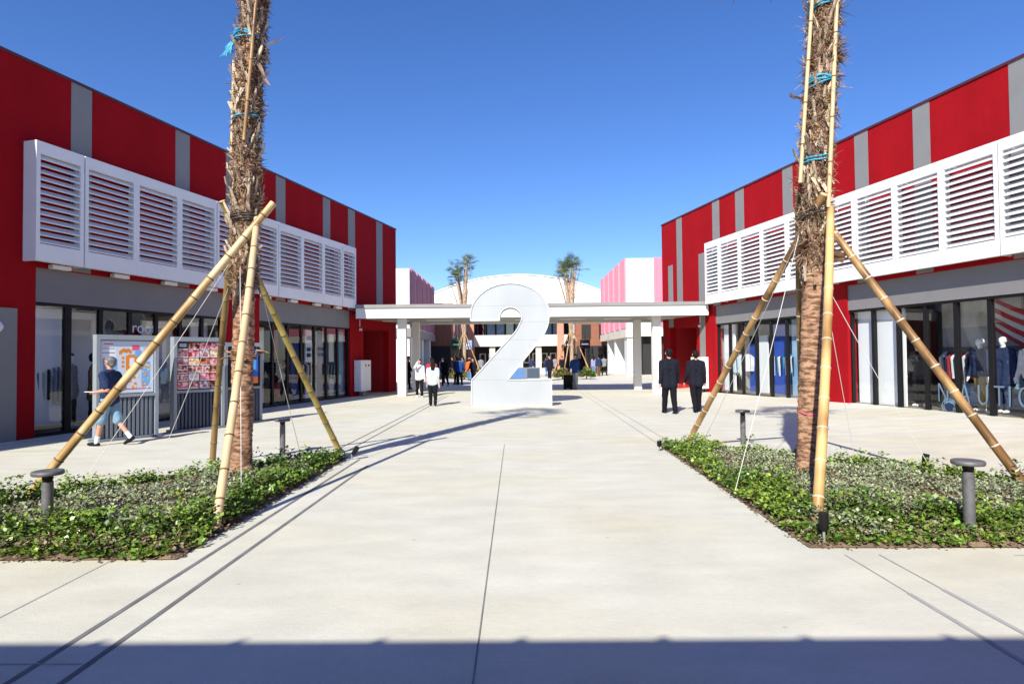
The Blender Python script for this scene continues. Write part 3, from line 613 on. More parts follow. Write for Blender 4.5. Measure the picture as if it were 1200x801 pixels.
for k in range(7):       # wisps tied at head height on the left trunk
    q = MB(); a = r_.uniform(0, 2*PI); z = 1.55+r_.uniform(-.1, .22); p0 = Vector((.04+.15*math.cos(a), .15*math.sin(a), z)); d = Vector((math.cos(a), math.sin(a), r_.uniform(-.3, .5)))
    q.tube([p0, p0+d*.09, p0+d*.16+Vector((0, 0, -.02))], [.014, .011, .006], 5); q.build('root_stub', M['trunk'], pLr)
q = MB()
for k in range(5): q.tube([(.03+.158*math.cos(t*.5), .158*math.sin(t*.5), 1.60+k*.025+.008*math.sin(t)) for t in range(13)], [.009]*13, 5)
q.build('bark_collar', M['trunk'], pLr)

# ------------------------------------------------------------------ bamboo props, splints, ties and wires
def bamboo(p0, p1, r0, r1, m, label, node='node', name='bamboo_pole', group='bamboo props of the palms', sp=.34, bend=.02):
    p0, p1 = Vector(p0), Vector(p1); L_ = (p1-p0).length; o = thing(name, p0, 0, label, 'bamboo pole' if name == 'bamboo_pole' else 'bamboo splint', group)
    d = (p1-p0).normalized(); side = d.cross(Vector((0, 0, 1))); side = side.normalized() if side.length > .01 else Vector((1, 0, 0))
    rr = random.Random(hash(label) & 255); t = 0; rng_ = random.Random(int(L_*1000)); cuts = [0]
    while t < L_: t += sp*rng_.uniform(.85, 1.15); cuts.append(min(t, L_))
    at = lambda t: p1.lerp(p0, 0)*0 + d*t + side*bend*math.sin(PI*t/L_)*1.0
    q = MB(); pts_, rs_ = [], []
    for i in range(len(cuts)-1):
        a, b = cuts[i], cuts[i+1]
        for k, (f, e) in enumerate(((0, 1.0), (.03, .965), (.5, .95), (.97, .965), (1, 1.0))):
            if i and k == 0: continue
            tt = a+(b-a)*f; pts_.append(at(tt)); rs_.append((r0+(r1-r0)*tt/L_)*e)
        if 0 < i: 
            R_ = (r0+(r1-r0)*a/L_); nd = MB(); nd.tube([at(a-.009), at(a-.003), at(a+.003), at(a+.009)], [R_*1.0, R_*1.09, R_*1.09, R_*1.0], 10, smooth=True); nd.build('node_ring', M[node], o)
    q.tube(pts_, rs_, 12); q.build('culm', m, o)
    e_ = MB(); e_.tube([at(L_), at(L_)+d*.003], [r1*.9, r1*.9], 10); e_.build('cut_end', M['cut'], o)
    return o
bamboo((-5.53, 6.84, 0), (-3.10, 7.82, 3.60), .052, .048, M['bamboo'], 'thick golden bamboo prop slanting from the left frame edge up to the left palm', 'node_d')
bamboo((-2.83, 5.76, 0), (-3.30, 7.80, 3.40), .046, .042, M['bamboo_p'], 'pale bamboo prop standing in front of the left palm trunk', 'node_d')
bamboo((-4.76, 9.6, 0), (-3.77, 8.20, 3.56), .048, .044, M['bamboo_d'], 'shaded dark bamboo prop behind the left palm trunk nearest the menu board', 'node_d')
bamboo((-3.02, 10.5, 0), (-3.92, 8.15, 3.72), .050, .046, M['bamboo_y'], 'olive bamboo prop slanting from the left palm down to the far tip of its bed', 'node_d')
bamboo((3.03, 11.05, 0), (3.83, 7.60, 3.58), .052, .048, M['bamboo_b'], 'brown bamboo prop slanting left from the right palm to the far tip of its bed')
bamboo((2.70, 5.62, 0), (3.94, 7.66, 3.42), .052, .048, M['bamboo_m'], 'upright golden brown bamboo prop in front of the right palm trunk')
bamboo((5.62, 6.75, 0), (4.02, 8.00, 3.36), .052, .048, M['bamboo_b'], 'brown bamboo prop slanting right from the right palm towards the frame edge')
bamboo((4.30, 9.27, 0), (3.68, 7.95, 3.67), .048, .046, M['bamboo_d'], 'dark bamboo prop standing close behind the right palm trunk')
sp_ = 'bamboo splints lashed to the palm trunks'
bamboo((-3.48, 7.82, 4.42), (-3.27, 7.84, 7.0), .024, .022, M['bamboo_b'], 'orange brown bamboo splint up the front of the left palm trunk', 'node_d', 'bamboo_splint', sp_, .5, .0)
bamboo((-3.71, 7.97, 4.3), (-3.68, 7.97, 5.55), .022, .020, M['bamboo_p'], 'pale bamboo splint on the left edge of the left palm trunk', 'node_d', 'bamboo_splint', sp_, .5, .0)
bamboo((3.57, 7.66, 3.74), (3.85, 7.66, 7.0), .025, .022, M['bamboo_p'], 'bamboo splint on the left edge of the right palm trunk', 'node_d', 'bamboo_splint', sp_, .5, .0)
bamboo((3.90, 7.63, 3.42), (4.12, 7.62, 7.0), .028, .024, M['bamboo_p'], 'bamboo splint down the right edge of the right palm trunk', 'node_d', 'bamboo_splint', sp_, .5, .0)
def tie(cx, cy, z, R_, m, label, wavy=.012, k=3, tail=None, th=.011, cat='rope tie'):
    q = MB()
    for j in range(k):
        ph = random.uniform(0, 6); q.tube([(R_*math.cos(a*2*PI/18), R_*math.sin(a*2*PI/18), j*.02+wavy*math.sin(a*.9+ph)+.03*math.cos(a*2*PI/18+j)) for a in range(19)], [th]*19, 5)
    o = q.build('rope_tie', m); o.location = (cx, cy, z); tag(o, label, cat, 'ties round the palm trunks')
    if tail:
        q = MB(); r = random.Random(4)
        for j in range(26):
            d = Vector(tail)*r.uniform(.5, 1.2); q.tube([(-R_, 0, 0), Vector((-R_, 0, 0))+d*.5+Vector((0, 0, r.uniform(-.05, .05))), Vector((-R_, 0, 0))+d+Vector((r.uniform(-.05, .05), 0, r.uniform(-.09, .05)))], [.014, .012, .008], 4)
        q.build('frayed_end', m, o)
tie(-3.51, 8.0, 5.80, .175, M['rope'], 'blue rope with a frayed end round the upper left palm trunk', tail=(-.12, -.02, -.14))
tie(-3.53, 8.0, 4.76, .17, M['rope'], 'thin blue rope round the left palm trunk below the frayed one', k=1)
tie(-3.54, 8.0, 3.42, .18, M['dkrope'], 'dark strap where the bamboo props meet on the left palm', k=3, cat='strap')
tie(4.00, 7.85, 6.04, .175, M['rope'], 'topmost blue rope on the right palm trunk', k=2)
tie(3.94, 7.84, 5.03, .18, M['rope'], 'wide blue rope band halfway up the right palm trunk', k=4, th=.013)
tie(3.86, 7.84, 4.05, .19, M['rope'], 'blue rope just above the props of the right palm', k=2)
tie(3.85, 7.82, 3.38, .20, M['dkrope'], 'dark strap binding the props round the right palm', k=2, cat='strap')
q = MB(); q.tube([(.140*math.cos(a*2*PI/16), .140*math.sin(a*2*PI/16), .02*math.sin(a)) for a in range(17)], [.010]*17, 5); o = q.build('tape', M['pinkp']); o.location = (3.715, 7.85, .86); tag(o, 'pink tape round the lower right palm trunk', 'tape')
def tuft(root, p, d, n, L, seed, name='fibre_tuft', m=None):
    r = random.Random(seed); q = MB(); p, d = Vector(p), Vector(d)
    for i in range(n):
        a = p+Vector((r.gauss(0, .03), r.gauss(0, .03), r.gauss(0, .05))); l = L*r.uniform(.4, 1.1); e = (d+Vector((r.gauss(0, .3), r.gauss(0, .3), r.gauss(0, .35)))).normalized(); b = a+e*l*.5; c = b+(e+Vector((0, 0, r.uniform(-.7, .5)))).normalized()*l*.5
        w = Vector((r.gauss(0, 1), r.gauss(0, 1), r.gauss(0, 1))).cross(e).normalized()*r.uniform(.002, .009); q.add([a-w, a+w, b+w, b-w, c], [(0, 1, 2, 3), (3, 2, 4)])
    tag(q.build(name, m or M['fibre'], root), kind='stuff')
for i, (z, sd, n, L) in enumerate(((5.42, 1, 110, .22), (5.15, 1, 40, .14), (5.62, 1, 40, .16), (4.55, -1, 60, .14), (4.78, -1, 40, .12), (5.3, -1, 50, .10), (4.2, 1, 30, .12), (5.85, 1, 30, .16))):
    tuft(pRr, (rcx(z)+sd*.13, 0-.02, z), (sd*1.0, -.2, -.15+.2*random.random()), n, L, i)
for i, (z, sd, n, L) in enumerate(((5.5, 1, 20, .12), (4.9, 1, 26, .14), (4.1, 1, 30, .12), (5.2, -1, 14, .12), (3.2, -1, 20, .1))):
    tuft(pLr, (lcx(z)+sd*.13, 0-.02, z), (sd*1.0, -.2, -.1+.3*random.random()), n, L, 40+i)
gw = 'thin white guy wires of the palms'
for a, b, lab in [((-3.7, 7.9, 2.85), (-5.91, 8.4, .0), 'white guy wire from the left palm to the ground by the walking man'), ((-3.68, 8.0, 2.75), (-5.68, 9.76, 0), 'white guy wire from the left palm to the paving by the menu board'),
                  ((-3.52, 7.80, 3.0), (-3.07, 6.84, .1), 'white guy wire hanging straight down the front of the left palm'), ((-3.42, 8.1, 2.75), (-3.4, 9.65, .1), 'white guy wire right of the left palm trunk'),
                  ((3.6, 7.9, 3.0), (3.33, 11.13, 0), 'leftmost white guy wire of the right palm'), ((3.6, 7.8, 3.1), (2.41, 6.86, .1), 'white guy wire dropping left into the right bed'),
                  ((3.85, 7.9, 3.2), (4.85, 8.88, .0), 'white guy wire right of the right palm ending behind the bed'), ((3.85, 7.9, 2.75), (5.15, 7.67, .1), 'rightmost white guy wire of the right palm')]:
    q = MB(); a, b = Vector(a), Vector(b); q.tube([(a-b)*t+Vector((0, 0, -.03*math.sin(PI*t))) for t in (1, .75, .5, .25, 0)], [.0042]*5, 5); o = q.build('guy_wire', M['wire']); o.location = b; tag(o, lab, 'wire', gw)

# ------------------------------------------------------------------ bollard lights and spotlights
def bollard(x, y, h, label):
    o = thing('bollard_light', (x, y, 0), 0, label, 'bollard light', 'bollard lights in the beds')
    q = MB(); q.lathe((0, 0, 0), [(.045, 0), (.045, h-.10)], 18); q.build('post', M['bollard'], o)
    q = MB(); q.lathe((0, 0, 0), [(.038, h-.10), (.038, h-.085), (.043, h-.08), (.043, h-.06), (.05, h-.045)], 18); q.build('lamp_neck', M['black'], o)
    q = MB(); q.lathe((0, 0, 0), [(.06, h-.045), (.120, h-.04), (.126, h-.03), (.126, h-.012), (.12, h-.003), (.10, h)], 32); q.build('lamp_head', M['bollard'], o)
    return o
bollard(-4.23, 5.53, .62, 'large grey disc topped bollard light at the front of the left bed')
bollard(-3.93, 10.3, .60, 'small grey bollard light behind the left bed near the palm trunk')
bollard(3.87, 5.33, .68, 'large grey disc topped bollard light at the front of the right bed')
bollard(4.02, 11.0, .62, 'small grey bollard light behind the right bed')
def spot(x, y, h, label, tilt=0):
    o = thing('garden_spotlight', (x, y, 0), 0, label, 'spotlight', 'black garden spotlights')
    q = MB(); q.lathe((0, 0, 0), [(.012, 0), (.012, h*.45)], 8); q.build('stake', M['grey'], o)
    q = MB(); q.tube([(0, 0, h*.45), (tilt*.03, 0, h*.5), (tilt*.09, 0, h)], [.02, .038, .04], 12); q.build('lamp_body', M['black'], o)
spot(2.38, 10.35, .17, 'black spotlight at the far tip of the right bed'); spot(2.55, 5.18, .28, 'black spotlight at the near corner of the right bed')
spot(5.24, 8.0, .30, 'black spotlight at the outer edge of the right bed', .4); spot(-2.62, 9.75, .20, 'black tilted spotlight at the far tip of the left bed', 1)
spot(-5.9, 6.3, .26, 'black spotlight at the left edge of the left bed')

# ------------------------------------------------------------------ information boards
def kiosk(x, y, label, kind):
    an = math.atan2(.82, .572); L_ = 1.17 if kind != 'screen' else 1.0
    o = thing('display_board', (x, y, 0), an, label, 'display board', 'information boards along the left shops')
    H = 2.12 if kind != 'screen' else 2.02; sgn = -1     # local -y faces the plaza
    q = MB(); q.box(0, .07, -.09, .09, 0, H); q.box(L_-.07, L_, -.09, .09, 0, H); q.box(.07, L_-.07, -.09, .09, H-.10, H); q.box(.07, L_-.07, -.09, .09, .86, .92); q.build('frame', M['kiosk_l'], o)
    q = MB(); q.box(-.05, L_+.05, -.16, .16, 0, .05); q.build('base', M['kiosk'], o)
    q = MB(); q.box(.07, L_-.07, -.03, .06, .92, H-.10); q.box(.07, L_-.07, -.02, .03, .05, .86); q.build('back_panel', M['kiosk'] if kind == 'map' else M['kiosk_d'], o)
    rm = MB(); rm.box(0, .045, -.045, 0, 0, .78); rm = rm.mesh('rib', M['kiosk'] if kind == 'map' else M['kiosk_d'])
    k = 12
    for i in range(k): r = obj('rib', rm, o); r.location = (.085+i*(L_-.17-.02)/k+.01, -.022, .06)
    z0, z1, x0, x1 = .94, H-.12, .09, L_-.09; W_, Hh = x1-x0, z1-z0
    if kind == 'map':
        q = MB(); q.box(x0, x1, -.045, -.03, z0, z1); bd = q.build('map_panel', M['board'], o)
        names = ['orange', 'pinkp', 'bluep', 'greenp', 'yellowp', 'lilac', 'ink', 'paper', 'textred']
        q = MB()
        def R(u0, u1, v0, v1, c, dd=0): q.box(x0+u0*W_, x0+u1*W_, -.0465-dd, -.0452, z1-v0*Hh, z1-v1*Hh, names.index(c))
        for v in (.14, .22, .33, .75): R(.03, .26, v, v+.012, 'ink')
        R(.06, .22, .05, .07, 'textred'); R(.03, .30, .35, .70, 'bluep'); R(.02, .28, .12, .98, 'paper', -.0005)
        for v in np.arange(.36, .70, .035): R(.05, .2+.08*random.random(), v, v+.010, 'ink', .0008)
        R(.58, .72, .08, .18, 'pinkp', .001)
        for u, v in ((.36, .16), (.40, .14), (.44, .16), (.48, .14), (.52, .17), (.33, .19)): R(u, u+.05, v, v+.07, 'orange', .0005)
        R(.46, .53, .28, .56, 'orange'); R(.62, .68, .28, .56, 'orange'); R(.50, .66, .26, .32, 'orange', .0006); R(.50, .66, .50, .56, 'orange', .0006); R(.53, .62, .33, .49, 'paper')
        for u, v in ((.38, .30), (.38, .38), (.38, .46), (.72, .32), (.72, .42), (.74, .5), (.55, .62), (.60, .68), (.52, .75), (.62, .8), (.58, .86)): R(u, u+.05, v, v+.05, 'orange')
        R(.76, .93, .40, .88, 'bluep'); R(.80, .90, .12, .30, 'lilac')
        for i in range(22): u, v = random.uniform(.77, .9), random.uniform(.42, .86); R(u, u+.035, v, v+.03, random.choice(['orange', 'yellowp', 'greenp', 'orange']), .001+.0001*i)
        for i in range(8): u, v = random.uniform(.36, .68), random.uniform(.60, .86); R(u, u+.05, v, v+.04, random.choice(['yellowp', 'greenp']), .001+.0001*i)
        R(.05, .95, .915, .935, 'textred'); 
        q.tube([(x0+.70*W_, -.0452, z1-.24*Hh), (x0+.70*W_, -.048, z1-.24*Hh)], [.075, .075], 24, names.index('bluep'), smooth=False)
        q.build('map_print', [M[k_] for k_ in names], bd)
    elif kind == 'menu':
        q = MB(); q.box(x0, x1, -.04, -.03, z0, z1); bd = q.build('menu_panel', M['ink'], o)
        cw, ch = W_/4, Hh/6; 
        for rI in range(6):
            cI = 0
            while cI < 4:
                wide = 2 if (rI == 3 and cI == 1) else 1; q = MB(); xa = x0+cI*cw+.008; xb = x0+(cI+wide)*cw-.008; za = z1-rI*ch-.008; zb = z1-(rI+1)*ch+.008
                blank = (rI, cI) in ((0, 0), (4, 1)); mm = M['ink'] if (rI, cI) == (0, 0) else M['paper'] if (rI, cI) == (4, 1) else random.choice(FOOD)
                q.box(xa, xb, -.05, -.041, zb+.022, za, 0); q.box(xa, xb, -.051, -.0412, zb, zb+.018, 1)
                q.box(xa, xa+.02, -.052, -.0412, zb, zb+.018, 2)
                if blank:
                    for k_ in range(2): q.box(xa+.04, xb-.04, -.0515, -.0502, za-.05-.04*k_, za-.03-.04*k_, 1 if (rI == 0) else 2)
                q.build('menu_tile', [mm, M['paper'], M['orange'] if rI else M['orange']], o); cI += wide
    else:
        q = MB(); q.box(x0-.01, x1+.01, -.11, -.03, z0-.0, z1); sc_ = q.build('screen', M['black'], o)
        q = MB(); names = ['adblue', 'adblue2', 'adorange', 'paper']
        q.box(x0+.05, x1-.05, -.114, -.1102, z0+.06, z1-.05, 0); q.box(x0+.05, x1-.05, -.1165, -.1145, z0+.06, z0+.22, 2); q.box(x0+.08, x0+.3, -.1165, -.1145, z1-.25, z1-.12, 1); q.box(x0+.5, x1-.1, -.1165, -.1145, z0+.4, z0+.75, 1); q.box(x1-.35, x1-.1, -.1185, -.1168, z1-.22, z1-.17, 3)
        q.build('advert', [M[k_] for k_ in names], sc_)
    return o
kiosk(-8.33, 12.08, 'grey steel board showing the orange and blue site map behind the walking man', 'map')
kiosk(-7.66, 13.62, 'grey steel board with a grid of food photographs, middle of the three boards', 'menu')
kiosk(-7.18, 15.0, 'grey board with a blue advert screen half hidden by the left palm', 'screen')

# ------------------------------------------------------------------ cabinets by the doorways
def cabinet(side, Y, label):
    D = SL[side]; s = D['s']; t = Y/D['u'][1]; u = D['u']
    nrm = (u[1], -u[0]) if side == 'L' else (-u[1], u[0])
    o = thing('hydrant_cabinet', (D['O'][0]+u[0]*t+nrm[0]*.18, u[1]*t+nrm[1]*.18, gz(0)), math.atan2(u[1], u[0]), label, 'cabinet', 'white cabinets on the red piers')
    q = MB(); q.box(-.45, .45, -.15, .15, .22, 1.52); q.build('cabinet_body', M['white'], o)
    q = MB(); q.box(-.12, .12, -.1, .1, 0, .22); q.build('foot', M['grey'], o)
    f = -s*-.0+ (s*.15)
    q = MB(); q.box(-.42, .42, s*.15, s*.165, .27, 1.47); dr = q.build('door', M['white'], o)
    for x in (-.05, .22):
        q = MB(); q.tube([(x, s*.165, 1.3), (x, s*.18, 1.3)], [.05, .05], 12); q.build('sign_disc', M['red_in'], dr)
cabinet('L', 26.2, 'white hydrant cabinet on the left red pier under the canopy'); cabinet('R', 25.95, 'white cabinet on the right red pier beside the suited men')

# ------------------------------------------------------------------ people
def capsule(mb, a, b, ra, rb, n=12):
    a, b = Vector(a), Vector(b); d = b-a
    if d.length < 1e-5: d = Vector((0, 0, 1e-4)); b = a+d
    d.normalize(); pts_, rs_ = [], []
    for k in (-.98, -.8, -.5, -.2): pts_.append(a+d*ra*k); rs_.append(ra*math.sqrt(1-k*k))
    for t in (0, .5, 1): pts_.append(a.lerp(b, t)); rs_.append(ra+(rb-ra)*t)
    for k in (.2, .5, .8, .98): pts_.append(b+d*rb*k); rs_.append(rb*math.sqrt(1-k*k))
    mb.tube(pts_, rs_, n)
def fuse(name, caps, m, vox, parent, fold=0, smooth=3):
    mb = MB()
    for c in caps: capsule(mb, *c)
    me = mb.mesh(name, m); o = bpy.data.objects.new(name, me); C.objects.link(o)
    r = o.modifiers.new('r', 'REMESH'); r.mode = 'VOXEL'; r.voxel_size = vox; r.use_smooth_shade = True
    s_ = o.modifiers.new('s', 'SMOOTH'); s_.iterations = smooth; s_.factor = .6
    if fold:
        d = o.modifiers.new('d', 'DISPLACE'); d.texture = FOLD; d.strength = fold; d.mid_level = .5; d.texture_coords = 'LOCAL'
    new = bpy.data.meshes.new_from_object(o.evaluated_get(bpy.context.evaluated_depsgraph_get())); new.name = name
    bpy.data.objects.remove(o); bpy.data.meshes.remove(me)
    if not new.materials: new.materials.append(m)
    else: new.materials[0] = m
    new.polygons.foreach_set('use_smooth', [True]*len(new.polygons))
    return obj(name, new, parent)
FOLD = bpy.data.textures.new('folds', 'CLOUDS'); FOLD.noise_scale = .09
def person(x, y, H, head, label, top='c_navy', sleeves='long', bottom='c_black', leg='long', legs=((.3, .1), (-.3, .25)), arms=((-.3, .1, .25), (.3, .1, .25)), hair='short', hairm='hair', skin='skin', coat=0., vox=.014, fem=False, shoes='c_shoe', group=None, z=0., cat='person', extra=None, hands=False, face=True, socks=False, name='person', wide=1.0):
    root = thing(name, (x, y, z), head, label, cat, group); V = Vector; root.scale = (wide, 1+(wide-1)*.6, 1)
    hx = .052; sh = .094 if fem else .108; K = {}
    def leg_pts(sd, a, k):
        h = V((sd*hx, 0, .51)); kn = h+V((0, math.sin(a), -math.cos(a)))*.235; an = kn+V((0, math.sin(a-k), -math.cos(a-k)))*.235; return h, kn, an, a-k
    Ls = [leg_pts(-1, *legs[0]), leg_pts(1, *legs[1])]; low = min(l[2].z for l in Ls); dz = V((0, 0, .038-low))
    Ls = [(h+dz, k+dz, a+dz, p) for h, k, a, p in Ls]
    def arm_pts(sd, a, o_, e, inn=0):
        s_ = V((sd*sh, 0, .792))+dz; d = V((sd*math.sin(o_), math.sin(a)*math.cos(o_), -math.cos(a)*math.cos(o_))); el = s_+d*.172
        a2 = a+e; d2 = V((sd*math.sin(o_)-sd*inn, math.sin(a2)*math.cos(o_), -math.cos(a2)*math.cos(o_))).normalized(); w = el+d2*.148; return s_, el, w, d2
    As = [arm_pts(-1, *arms[0]), arm_pts(1, *arms[1])]
    sc = lambda c, add=0: (c[0]*H, c[1]*H, c[2]*H+add, c[3]*H+add)
    tor = []
    for zz, hw, r in ((.515, .045, .060), (.60, .038, .054), (.70, .052, .058), (.760, .055, .050)):
        tor.append((V((-hw, 0, zz))+dz, V((hw, 0, zz))+dz, r, r))
    for sd in (-1, 1): tor.append((V((sd*.045, 0, .52))+dz, V((sd*.055, 0, .74))+dz, .058, .058)); tor.append((V((sd*.045, 0, .775))+dz, V((sd*(sh-.012), 0, .792))+dz, .046, .036)); tor.append((V((0, 0, .825))+dz, V((sd*(sh-.02), 0, .800))+dz, .030, .030))
    if fem: tor.append((V((-.035, .03, .71))+dz, V((.035, .03, .71))+dz, .04, .04))
    up = [(s_, e, .034, .027) for s_, e, w, d in As]; fo = [(e, w, .026, .018) for s_, e, w, d in As]
    hd = []
    for s_, e, w, d in As:
        hd.append((w+d*.008, w+d*.045, .017, .019))
        if hands:
            u = d.cross(V((0, 0, 1))); u = (u.normalized() if u.length > .1 else V((1, 0, 0))); u = V((0, 1, 0))-d*d.y if abs(d.y) < .8 else V((1, 0, 0)); u.normalize(); cu = d.cross(u).normalized()
            for q, l in ((-.015, .040), (-.005, .046), (.005, .044), (.014, .036)): hd.append((w+d*.055+u*q, w+d*(.055+l*.6)+u*q*1.1, .0058, .0052)); hd.append((w+d*(.055+l*.6)+u*q*1.1, w+d*(.055+l*.95)+u*q+cu*.010, .0052, .0045))
            hd.append((w+d*.02+u*.016, w+d*.05+u*.034, .007, .0055))
        else: hd.append((w+d*.05, w+d*.085, .015, .010))
    neck = [(V((0, -.005, .80))+dz, V((0, .0, .875))+dz, .032, .029)]
    hdp = [(V((0, -.012, .945))+dz, V((0, .008, .945))+dz, .046, .046), (V((0, .012, .925))+dz, V((0, .022, .898))+dz, .036, .026), (V((0, .052, .932))+dz, V((0, .060, .918))+dz, .006, .0085)]
    for sd in (-1, 1): hdp += [(V((sd*.047, -.002, .935))+dz, V((sd*.046, -.002, .918))+dz, .009, .006)]
    thi = [(h, k, .046 if not fem else .047, .033) for h, k, a, p in Ls]; shi = [(k, a, .032, .021) for h, k, a, p in Ls]
    feet = []
    for h, k, a, p in Ls:
        fd = V((0, math.cos(p*.8), math.sin(p*.8)))
        if p > 0: fd = V((0, 1, .25*p)).normalized()
        dn = V((0, -fd.z, fd.y)); b_ = a-dn*.022; feet += [(b_-fd*.018, b_+fd*.050, .020, .020), (b_+fd*.050, b_+fd*.092, .019, .014)]
    body = tor+up+fo+hd+neck+hdp+thi+shi+[(f[0], f[1], f[2]*.85, f[3]*.85) for f in feet]
    fuse('body', [sc(c) for c in body], M[skin], vox if not hands else min(vox, .008), root, 0, 2)
    # top garment
    tp = [t for t in tor] + up + (fo if sleeves == 'long' else [])
    if sleeves == 'short': tp = tor + [(s_, s_.lerp(e, .78), .038, .037) for s_, e, w, d in As]
    if sleeves == 'none': tp = tor[:]
    hem = .50-coat
    for sd in (-1, 1): tp.append((V((sd*.042, 0, hem))+dz, V((sd*.042, 0, .55))+dz, .064+coat*.15, .062))
    tp.append((V((-.045, 0, hem))+dz, V((.045, 0, hem))+dz, .060, .060)); tp.append((V((-.03, -.003, .822))+dz, V((.03, -.003, .822))+dz, .030, .030))
    fuse('top', [sc(c, .012) for c in tp], M[top], vox, root, .022, 3)
    bt = [(V((-hx, 0, .52))+dz, V((hx, 0, .52))+dz, .058, .058)] + [(h, k, .054, .042 if leg == 'long' else .047) for h, k, a, p in Ls]
    if leg == 'long': bt += [(k, a+V((0, 0, .012)), .041, .031) for h, k, a, p in Ls]
    elif leg == 'shorts': bt = bt[:1]+[(h, h.lerp(k, .98), .056, .050) for h, k, a, p in Ls]
    fuse('shorts' if leg == 'shorts' else 'trousers', [sc(c, .007) for c in bt], M[bottom], vox, root, .018, 3)
    for i in (0, 1): fuse('shoe', [sc(c, .005) for c in feet[2*i:2*i+2]], M[shoes], min(vox, .01), root, 0, 1)
    if socks:
        for h, k, a, p in Ls: fuse('sock', [sc((k.lerp(a, .72), a, .024, .023), .003)], M['c_sock'], min(vox, .01), root, 0, 1)
    hz = dz
    if hair:
        hc = [(V((0, -.018, .950))+hz, V((0, .006, .957))+hz, .051, .046), (V((0, -.026, .915))+hz, V((0, -.022, .945))+hz, .042, .050)]
        if hair == 'long': hc += [(V((-.018, -.03, .93))+hz, V((-.016, -.045, .80))+hz, .036, .026), (V((.018, -.03, .93))+hz, V((.016, -.045, .79))+hz, .036, .024)]
        if hair == 'bun': hc += [(V((0, -.06, .955))+hz, V((0, -.068, .95))+hz, .024, .022)]
        fuse('hair', [sc(c) for c in hc], M[hairm], min(vox, .009), root, .010, 1)
    if face:
        q = MB()
        for sd in (-1, 1): q.tube([tuple((V((sd*.019, .047, .938))+hz)*H), tuple((V((sd*.019, .051, .938))+hz)*H)], [.0045*H, .003*H], 8, 0)
        q.box(-.014*H, .014*H, (.0475)*H, (.0525)*H, (.904+hz.z)*H, (.9065+hz.z)*H, 1)
        for sd in (-1, 1): q.box((sd*.019-.011)*H, (sd*.019+.011)*H, .0465*H, .0500*H, (.9495+hz.z)*H, (.952+hz.z)*H, 0)
        q.build('face', [M['hair'], M['c_red']], root)
    if extra: extra(root, As, Ls, dz, H)
    return root
def man_extra(root, As, Ls, dz, H):
    w = As[0][2]+As[0][3]*.06; q = MB(); c = Vector(w)*H
    q.box(c.x-.05, c.x+.13, c.y-.06, c.y+.13, c.z+.012, c.z+.022); q.build('booklet', M['paper'], root)
    q = MB(); q.box(c.x-.01, c.x+.07, c.y-.03, c.y+.11, c.z+.024, c.z+.034); q.build('phone', M['black'], root)
    q = MB(); z = (.937+dz.z)*H
    for sd in (-1, 1):
        q.tube([((sd*.019+.0155*math.cos(t*PI/6))*H, .055*H, z+.012*H*math.sin(t*PI/6)) for t in range(13)], [.0022]*13, 4)
        q.tube([(sd*.035*H, .053*H, z+.004), (sd*.052*H, .0*H, z+.004)], [.002, .002], 4)
    q.build('glasses', M['black'], root)
# near figures
person(-7.72, 11.62, 1.71, math.radians(90-4), 'man in navy polo and light blue shorts walking past the site map with a booklet', 'c_navy', 'short', 'c_denim', 'shorts', legs=((.26, .05), (-.26, .42)), arms=((-.38, .05, 1.80, .25), (-.45, .08, 1.80, .35)), hairm='hair_g', vox=.010, hands=True, socks=True, extra=man_extra)
person(4.22, 17.05, 1.80, math.radians(4), 'man in black suit walking away, left of the two suited men', 'c_bluesuit', 'long', 'c_blacksuit', coat=.06, wide=1.08, legs=((.16, .02), (-.12, .12)), arms=((-.20, .12, .12), (.12, .10, .15)), vox=.010, hands=True)
person(5.06, 17.4, 1.75, math.radians(-3), 'man in black suit walking away, right of the two suited men', 'c_bluesuit', 'long', 'c_blacksuit', coat=.04, wide=1.02, legs=((-.20, .32), (.16, .04)), arms=((.05, .14, .45), (-.05, .12, .4)), vox=.010, hands=True)
def belt(root, As, Ls, dz, H):
    q = MB(); q.lathe((0, 0, (.575+dz.z)*H), [(.125*1.0, 0), (.125, .02)], 20); b = q.build('belt', M['c_grey'], root); b.scale = (1.15, .72, 1)
person(-2.78, 20.4, 1.52, math.radians(5), 'long haired woman in light blue short sleeved top seen from behind', 'c_lightblue', 'short', 'c_black', legs=((.05, .02), (-.10, .08)), arms=((.1, .10, .2), (-.15, .12, .15)), hair='long', skin='skin_l', fem=True, vox=.011, extra=None)
person(-3.95, 25.0, 1.56, PI+.25, 'woman in white jacket shading her face with a raised hand by the canopy column', 'c_whitec', 'long', 'c_black', legs=((.22, .05), (-.2, .25)), arms=((.1, .1, .3), (1.5, .25, 1.6, .75)), hair='long', skin='skin_l', fem=True, vox=.013, shoes='c_sock')
person(-3.62, 26.2, 1.62, .2, 'person in dark red jacket behind the woman in light blue', 'c_red', 'long', 'c_black', coat=.02, legs=((.15, .05), (-.15, .1)), vox=.014, skin='skin_l')
person(-5.55, 31.5, 1.70, -1.3, 'person all in black standing between the left canopy columns', 'c_black', 'long', 'c_black', coat=.10, legs=((.1, .02), (-.15, .05)), vox=.016)
def suitcase(root, As, Ls, dz, H):
    q = MB(); q.box(.10, .30, -.24, .18, .52, .98); q = q.build('backpack', M['c_black'], root); q.location = (-.2, -.06, .42)
person(2.86, 30.0, 1.72, PI/2+.9, 'traveller in royal blue jacket and grey trousers with a black backpack', 'c_royal', 'long', 'c_palegrey', legs=((.08, .02), (-.08, .05)), vox=.014, hair='short', shoes='c_tan', extra=None)
sc_ = thing('suitcase', (2.50, 29.9, 0), .3, 'black upright suitcase beside the traveller in blue', 'suitcase')
